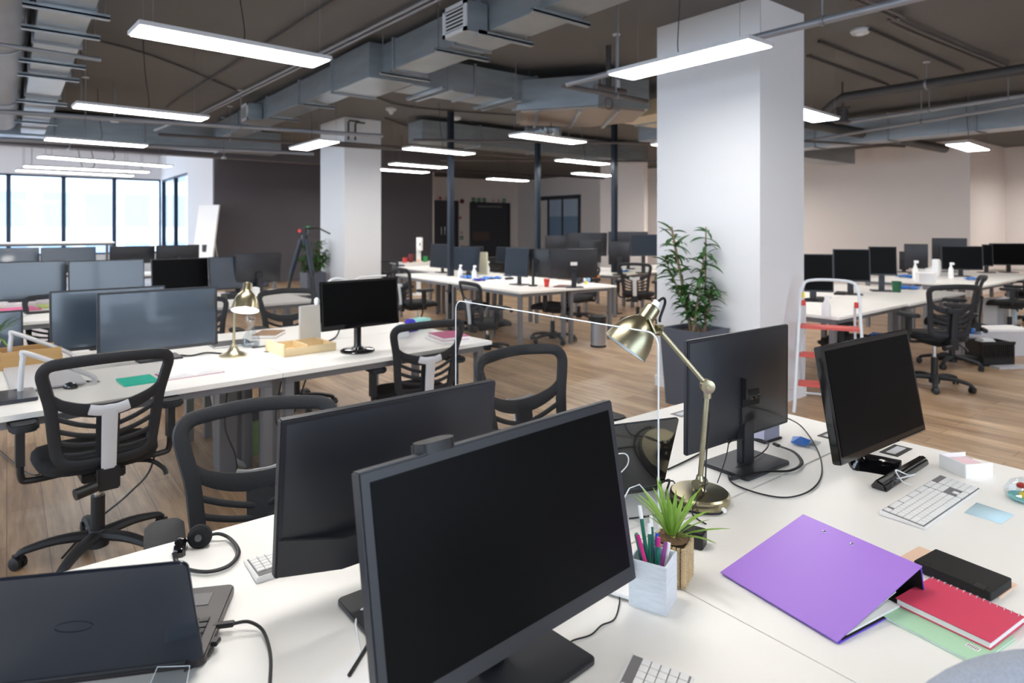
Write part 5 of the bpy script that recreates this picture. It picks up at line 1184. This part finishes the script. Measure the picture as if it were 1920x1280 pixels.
# ================================================================ THIRD ROW ITEMS
for lb, c, p, rz in (('pink paper note on the third row at left','p',(.09,7.85),10),('lime green paper note on the third row right of the pink one','l',(.40,8.0),4),('orange and yellow paper at the left edge of the third row','o',(-.2,7.9),-8)):
    box_thing('paper_note', lb, 'note', p, rz, (.3,.34,.012), {'p':M_pinkn,'l':M_limen,'o':mat('orange_yellow_note',(240,206,110),.7)}[c], 'note_sheet', group='coloured notes on the third row')
box_thing('phone', 'black phone lying beside the pink note', 'phone', (.28,7.45), 10, (.3,.1,.015), M_black, 'body')
box_thing('desk_phone', 'black and white gadget under the light blue screen of the third row', 'phone', (2.05,7.65), 5, (.28,.2,.05), M_black, 'body')
box_thing('paper_box', 'small white box beside the gadget on the third row', 'box', (2.27,7.85), 5, (.14,.14,.09), M_paper, 'box_body')
box_thing('tape_block', 'beige tape block between two screens of the third row', 'tape', (1.42,8.5), 0, (.1,.06,.28), mat('beige_tape',(226,220,200),.6), 'block')

# camera tripod
t = thing('camera_tripod', 'black video tripod with head and pan handle before the charcoal wall', 'tripod', (3.907, 10.541) + (0,), -38)
for a, c in ((200,1),(320,2),(80,3)):
    d = (math.cos(R(a)), math.sin(R(a)))
    lg = MB().cyl((d[0]*.06,d[1]*.06,1.33),(d[0]*.22,d[1]*.22,.75),.036,10).build('leg', M_post, t)
    MB().cyl((d[0]*.22,d[1]*.22,.75),(d[0]*.34,d[1]*.34,.03),.026,10).build('lower_leg', M_black, lg); MB().cyl((d[0]*.21,d[1]*.21,.79),(d[0]*.225,d[1]*.225,.72),.036,10).build('clamp', M_black, lg)
MB().cyl((0,0,1.25),(0,0,1.4),.06,14).build('bowl', M_black, t); MB().box((0,0,1.47),(.1,.16,.12)).build('head', M_black, t, bev=.02); MB().cyl((-.06,-.08,1.47),(-.06,-.1,1.47),.03).build('red_dial', M_red, t); MB().box((.05,0,1.54),(.05,.05,.02)).build('green_level', M_green, t)
MB().tube([(.03,0,1.5),(.2,0,1.52),(.32,0,1.47),(.42,0,1.42)],.014,8,sm=5).build('pan_handle', M_black, t)
# flip chart by the window
t = thing('flip_chart', 'white flip chart leaning beside the far window corner', 'flip chart', (3.9,17.6,0), -62)
MB().hexa([(-.35,-.02,.75),(.35,-.02,.75),(.35,.02,.75),(-.35,.02,.75)],[(-.35,.18,2.1),(.35,.18,2.1),(.35,.22,2.1),(-.35,.22,2.1)]).build('board', M_paper, t, smooth=False)
for x in (-.3,.3): MB().cyl((x,.0,.75),(x,-.15,0),.015).build('leg', M_silver, t)
MB().cyl((0,.2,2.0),(0,.6,0),.015).build('rear_leg', M_silver, t); MB().box((.05,-.0,1.0),(.1,.05,.18)).build('marker_box', M_black, t)
# hand sanitiser stand
t = thing('sanitiser_stand', 'white hand sanitiser post against the dark wall by the double doors', 'dispenser', (7.361, 12.786) + (0,), -40)
MB().box((0,0,.65),(.1,.05,1.3)).build('post', M_paper, t, bev=.005); MB().rbox((.03,-.06,1.15),(.14,.11,.3),.03).build('dispenser_box', M_paper, t, bev=.01); MB().box((0,-.02,1.38),(.22,.12,.03)).build('top_cap', M_matteblack, t); MB().box((0,0,.01),(.35,.35,.02)).build('foot_plate', M_paper, t); MB().box((.05,-.116,1.15),(.03,.004,.06)).build('window_slit', M_steel, t)
# coloured cups on the small desk
for i, (px_, m, l, h_) in enumerate(((0,M_red,'red cup nearest the small column',.12),(.12,mat('dark_red_bottle',(120,30,34),.4),'dark red bottle',.2),(.28,mat('orange_jar',(240,180,130),.5),'peach coloured jar',.07),(.42,M_green,'green cup',.14),(.62,mat('grey_cup',(176,172,162),.5),'grey cup',.14),(.86,M_blue,'blue spray bottle',.13),(1.05,M_paper,'white bowl',.08))):
    t = thing('cup', l+' on the small background desk', 'cup', (7.02+px_*1.25,12.8+.0,T), 0, 'coloured items on the small desk')
    MB().lathe([(.045,0),(.055,h_*.9),(.05,h_),(.03,h_)],(0,0,0)).build('cup_body', m, t); MB().lathe([(.054,h_*.92),(.056,h_*.98)],(0,0,0)).build('rim', m, t)

# centre group items
def spray(label, p, m, h_=.22, group='spray bottles'):
    t = thing('spray_bottle', label, 'bottle', (p[0],p[1],T), 0, group)
    MB().lathe([(.035,0),(.038,.01),(.038,h_*.5),(.016,h_*.72),(.014,h_*.8)],(0,0,0)).build('bottle_body', m, t); MB().box((0,-.015,h_*.88),(.025,.06,h_*.14)).build('trigger_head', M_paper, t, bev=.004)
def cloth(label, p, m, s_=.15, rz=0, group='blue cleaning cloths'):
    t = thing('cleaning_cloth', label, 'cloth', (p[0],p[1],T+.002), rz, group); rn = random.Random(int(p[0]*977)); n = 6; vs = []; fs = []
    for j in range(n+1):
        for i in range(n+1): vs.append(((i/n-.5)*s_*1.4+rn.uniform(-.01,.01),(j/n-.5)*s_+rn.uniform(-.01,.01),rn.uniform(.004,.035)))
    for j in range(n):
        for i in range(n): a = j*(n+1)+i; fs.append((a,a+1,a+n+2,a+n+1))
    o = MB().add(vs,fs).build('cloth_sheet', m, t, fix=False); o.modifiers.new('t','SOLIDIFY').thickness = .004
cg = [(5.652, 8.51, 0.735), (5.704, 8.199, 0.735), (6.4, 8.805, 0.735)]
spray('white spray bottle just right of the leftmost post', cg[0], M_paper); spray('white spray bottle second from the leftmost post', cg[1], M_acre); spray('translucent squat bottle in the middle of the centre group', cg[2], M_acre, .24)
cloth('blue cloth between the spray bottles of the centre group', (5.765, 8.421, 0.735), M_blue, .2, 20); cloth('dark blue cloth in front of the second spray bottle', (5.588, 7.906, 0.735), mat('dark_blue_cloth',(40,60,170),.7), .18, 60); cloth('light blue cloth at right of the cleaning things', (5.919, 8.03, 0.735), M_blue, .2, -20); cloth('small blue tray cloth near the sideways dark screen', (6.491, 8.277, 0.735), M_blue, .16, 0)
t = thing('paper_cup', 'bright red cup at the front of the centre group', 'cup', (5.699, 6.489, 0.735)); MB().lathe([(.03,0),(.04,.1),(.037,.1),(.028,.006)],(0,0,0)).build('cup_body', M_red, t); MB().lathe([(.041,.095),(.042,.102),(.038,.102)],(0,0,0)).build('rim', M_red, t)
t = thing('cardboard_box', 'brown cardboard box top right of the centre group desk', 'box', (6.789, 6.717, 0.735), 12); MB().box((0,0,.03),(.24,.14,.06)).build('box_body', M_black, t); MB().box((0,0,.065),(.22,.15,.035)).build('lid', mat('brown_card',(176,120,74),.8), t, bev=.003)
t = thing('headphones', 'black and white headphones beside the brown box', 'headphones', (6.327, 6.512, 0.735)); MB().lathe([(.03,-.02),(.06,-.015),(.06,.015),(.03,.02)],(0,0,.06),(1,.3,0),18).build('ear_cup', M_gloss, t); MB().lathe([(.02,-.02),(.04,-.015),(.04,.015),(.02,.02)],(.05,-.04,.045),(1,-.3,0),18).build('ear_cup', M_silver, t); MB().box((.05,-.09,.02),(.03,.03,.04)).build('yellow_tag', M_yel, t)
box_thing('magazine', 'dark red magazine lying by the red cup', 'magazine', (5.921, 6.414, 0.735), 30, (.3,.18,.01), mat('dark_red_cover',(110,54,54),.5), 'magazine_pages')
box_thing('gadget_box', 'black gadget box left of the sideways dark screen', 'gadget', (6.07, 7.78, 0.735), 10, (.14,.06,.03), M_black, 'body'); box_thing('paper_stack', 'white paper stack at the foot of the sideways screen', 'paper', (6.377, 7.939, 0.735), 10, (.2,.12,.04), M_paper, 'sheets')
box_thing('desk_riser', 'beige upright panel on the centre group desk right of the leftmost post', 'panel', (6.342, 8.879), 7, (.03,.26,.38), mat('beige_panel',(206,202,180),.7), 'panel')
box_thing('power_strip', 'grey box hung under the centre group desk', 'power strip', (5.385, 7.978), 10, (.22,.12,.06), M_steel, 'strip_body', z=T-.131)
# behind rightmost post
spray('green spray bottle just right of the rightmost post', (8.938, 8.192, 0.735), M_green, .24); spray('white spray bottle right of the green one', (9.279, 8.314, 0.735), M_paper, .2)
cloth('blue cloth on the pale tray behind the rightmost post', (8.697, 7.831, 0.735), M_blue, .22, 10); box_thing('document_tray', 'pale yellow paper under the blue cloth behind the rightmost post', 'paper', (8.609, 7.726, 0.735), 5, (.42,.3,.002), mat('pale_yellow_paper',(224,226,196),.8), 'sheet')
spray('bluish bottle at the right end of the centre group desk', (6.685, 6.681, 0.735), mat('pale_blue_bottle',(150,190,225),.3), .16)
# waste bin on floor
t = thing('waste_bin', 'round steel pedal bin with black rim right of the centre group', 'waste bin', (5.974, 5.797) + (0,)); MB().lathe([(.098,.02),(.1,.33)],(0,0,0),(0,0,1),28).build('bin_body', mat('brushed_steel',(176,180,188),.3,metal=.8,vary=.05), t); MB().lathe([(.104,.30),(.108,.39),(.095,.40),(.01,.40)],(0,0,0),(0,0,1),28).build('rim', M_rub, t); MB().lathe([(.103,0),(.103,.025)],(0,0,0),(0,0,1),28).build('base_ring', M_rub, t)
# right side items
t = thing('cup', 'dark green mug on the stepladder desk', 'cup', (8.615, 3.287, 0.735)); MB().lathe([(.045,0),(.055,.13),(.05,.13),(.04,.01)],(0,0,0)).build('mug_body', mat('dark_green_mug',(16,84,52),.35), t); MB().tube([(.05,0,.11),(.09,0,.09),(.085,0,.05),(.048,0,.03)],.007,8,sm=4).build('mug_handle', bpy.data.materials['dark_green_mug'], t)
cloth('blue and white cloth beside the dark green mug', (9.264, 3.394, 0.735), M_blue, .24, 10); cloth('blue cloth left of the white spray bottle at far right', (11.356, 4.16, 0.735), M_blue, .24, 0); cloth('blue cloth right of the white spray bottle at far right', (11.504, 4.044, 0.735), M_blue, .26, 0); cloth('blue cloth behind the black chair top at far right', (11.567, 3.326, 0.735), M_blue, .2, 0)
spray('white spray bottle between two blue cloths at far right', (11.086, 3.964, 0.735), M_paper, .3); spray('white spray bottle left of the thin-necked screen', (11.643, 3.659, 0.735), M_paper, .26); spray('white pump bottle at the near corner of the stepladder desk', (5.783, 2.787, 0.735), M_paper, .2)
box_thing('phone', 'black phone on the stepladder desk behind the ladder top', 'phone', (7.877, 3.624, 0.735), 20, (.3,.12,.02), M_black, 'body'); box_thing('pouch', 'black pouch left of the white pump bottle', 'pouch', (6.962, 3.478, 0.735), 5, (.3,.1,.03), M_black, 'body')
for k, (px_, py_) in enumerate(((1738,503),(1755,500),(1748,514),(1735,528))): box_thing('paper_stack', ('white paper pile on the far right desk, '+('left','rear','middle','front')[k]+' one'), 'paper', [(12.988, 4.454, 0.735), (13.455, 4.449, 0.735), (12.321, 4.145, 0.735), (10.55, 3.639, 0.735)][k], 10*k, (.3,.2,.05+.03*k), M_paper, 'sheets', group='paper piles at far right')
for k in range(5): box_thing('paper_cup', ('stacked white cup on the far right desk, '+('lowest','second','third','fourth','topmost')[k]), 'cup', (11.9,3.95), 0, (.1,.1,.055), M_paper, 'cup_body', .01, 'stack of white cups', T+.001+k*.056)
for px_, py_, l in ((1876,494,'left'),(1905,492,'right')): box_thing('paper_stack', 'loose papers on the last right hand desk, %s' % l, 'paper', {1876: (14.373, 3.727, 0.735), 1905: (14.779, 3.595, 0.735)}[px_], 5, (.6,.3,.015), mat('off_white_paper_'+('one' if l=='left' else 'two'),(214,208,196),.8), 'sheets', group='loose papers at the right edge')
t = thing('computer_tower', 'pale grey computer tower under the far right desk', 'computer', (11.184, 2.906) + (.14,), -20); MB().box((0,0,.19),(.42,.2,.38)).build('case', mat('pale_grey_case',(196,198,204),.5), t, bev=.01); MB().box((.16,-.101,.2),(.03,.004,.32)).build('light_strip', mat('pale_blue_strip',(170,215,240),.3), t); MB().box((0,0,-.07),(.46,.24,.14)).build('shelf_stand', M_black, t)
t = thing('laundry_basket', 'black plastic crate with slots on the floor at right', 'basket', (8.659, 2.348) + (0,), -35)
for k in range(14): 
    x = -.16+k*.0245; MB().box((x,-.13,.16),(.012,.008,.16)).build('slat', M_black, t, smooth=False)
b = MB(); b.box((0,-.13,.05),(.36,.008,.1)).box((0,-.13,.255),(.38,.014,.03)).box((0,.13,.13),(.36,.008,.26)).box((-.18,0,.13),(.008,.26,.26)).box((.18,0,.13),(.008,.26,.26)).box((0,0,.006),(.36,.26,.012)); b.build('basket_body', M_black, t, smooth=False)
MB().box((-.05,0,.26),(.16,.14,.05)).build('crumpled_paper', M_paper, t, bev=.02)
t = thing('storage_box', 'white cardboard storage box behind the black crate', 'box', (9.386, 2.476) + (0,), -35); MB().box((0,0,.15),(.62,.3,.30)).build('box_body', mat('white_card',(206,206,212),.7), t, bev=.004); MB().box((0,0,.31),(.66,.33,.03)).build('lid', M_paper, t, bev=.004)
t = thing('storage_box', 'clear plastic storage box left of the black crate', 'box', (9.024, 2.697) + (0,), -35); MB().box((0,0,.12),(.3,.3,.24)).build('box_body', mat('translucent_box',(190,190,198),.4), t, bev=.01); MB().box((0,0,.25),(.33,.33,.02)).build('lid', M_silver, t)
t = thing('blue_bottle', 'blue and black spray bottle standing on the clear box at right', 'bottle', (9.059, 2.67) + (.262,)); MB().lathe([(.05,0),(.055,.02),(.05,.09),(.02,.11)],(0,0,0)).build('bottle_body', M_blue, t); MB().lathe([(.025,.1),(.03,.2),(.015,.24)],(0,0,0)).build('cap', M_black, t)
box_thing('cable_heap', 'pale crumpled cables and paper on the floor right of the crate', 'litter', (8.601, 2.139), -30, (.4,.12,.02), mat('pale_grey_litter',(190,190,196),.7), 'heap', z=0)
box_thing('storage_box', 'grey transparent crate under the stepladder desk', 'box', (7.1,3.05), 2, (.7,.4,.3), mat('grey_crate',(150,150,158),.5), 'crate_body', z=0); box_thing('blue_folder', 'blue folder on the crate behind the large chair', 'folder', (7.4,3.0), 10, (.2,.15,.08), M_blue, 'folder_body', z=.301)
# stepladder
t = thing('stepladder', 'white tube stepladder with red treads in front of the large white column', 'stepladder', (5.239, 2.495) + (0,), -64)
M_tread = mat('faded_red_tread', (206,92,86), .55, vary=.06)
M_wt = mat('white_enamel_tube', (216,222,228), .3, vary=.08, scale=12)
fy = lambda z: .34*z/1.06
MB().tube([(-.27,0,0),(-.26,.03,.1),(-.225,fy(.9),.9),(-.21,fy(1.0),1.0),(-.15,fy(1.06),1.07),(.15,fy(1.06),1.07),(.21,fy(1.0),1.0),(.225,fy(.9),.9),(.26,.03,.1),(.27,0,0)],.0125,10,sm=6).build('front_frame', M_wt, t)
for s_ in (-1,1): MB().cyl((s_*.19,fy(.86)+.02,.88),(s_*.21,.60,.02),.010,10).build('rear_leg', M_wt, t); MB().cyl((s_*.2,fy(.86),.9),(s_*.2,fy(.86)-.015,.86),.016).build('hinge_cap', M_red, t); MB().cyl((s_*.19,.34,.6),(s_*.22,fy(.66),.45),.005,8).build('brace', M_wt, t)
MB().cyl((-.21,.6,.03),(.21,.6,.03),.010,10).build('rear_bar', M_wt, t); MB().cyl((-.2,fy(.9),.97),(-.2,fy(.9),.92),.011).build('yellow_sleeve', M_yel, t)
for s_ in (-1,1): MB().cyl((s_*.21,.6,.0),(s_*.21,.6,.05),.016).build('foot_cap', M_red, t)
for z in (.22,.45,.68): MB().rbox((0,fy(z)+.06,z),(.49-.06*z,.17,.022),.02).build('tread', M_tread, t, bev=.004)
MB().tube([(-.2,.5,.2),(-.19,.4,.38),(-.19,.34,.6)],.003,6,sm=4).build('safety_cord', M_cablew, t)
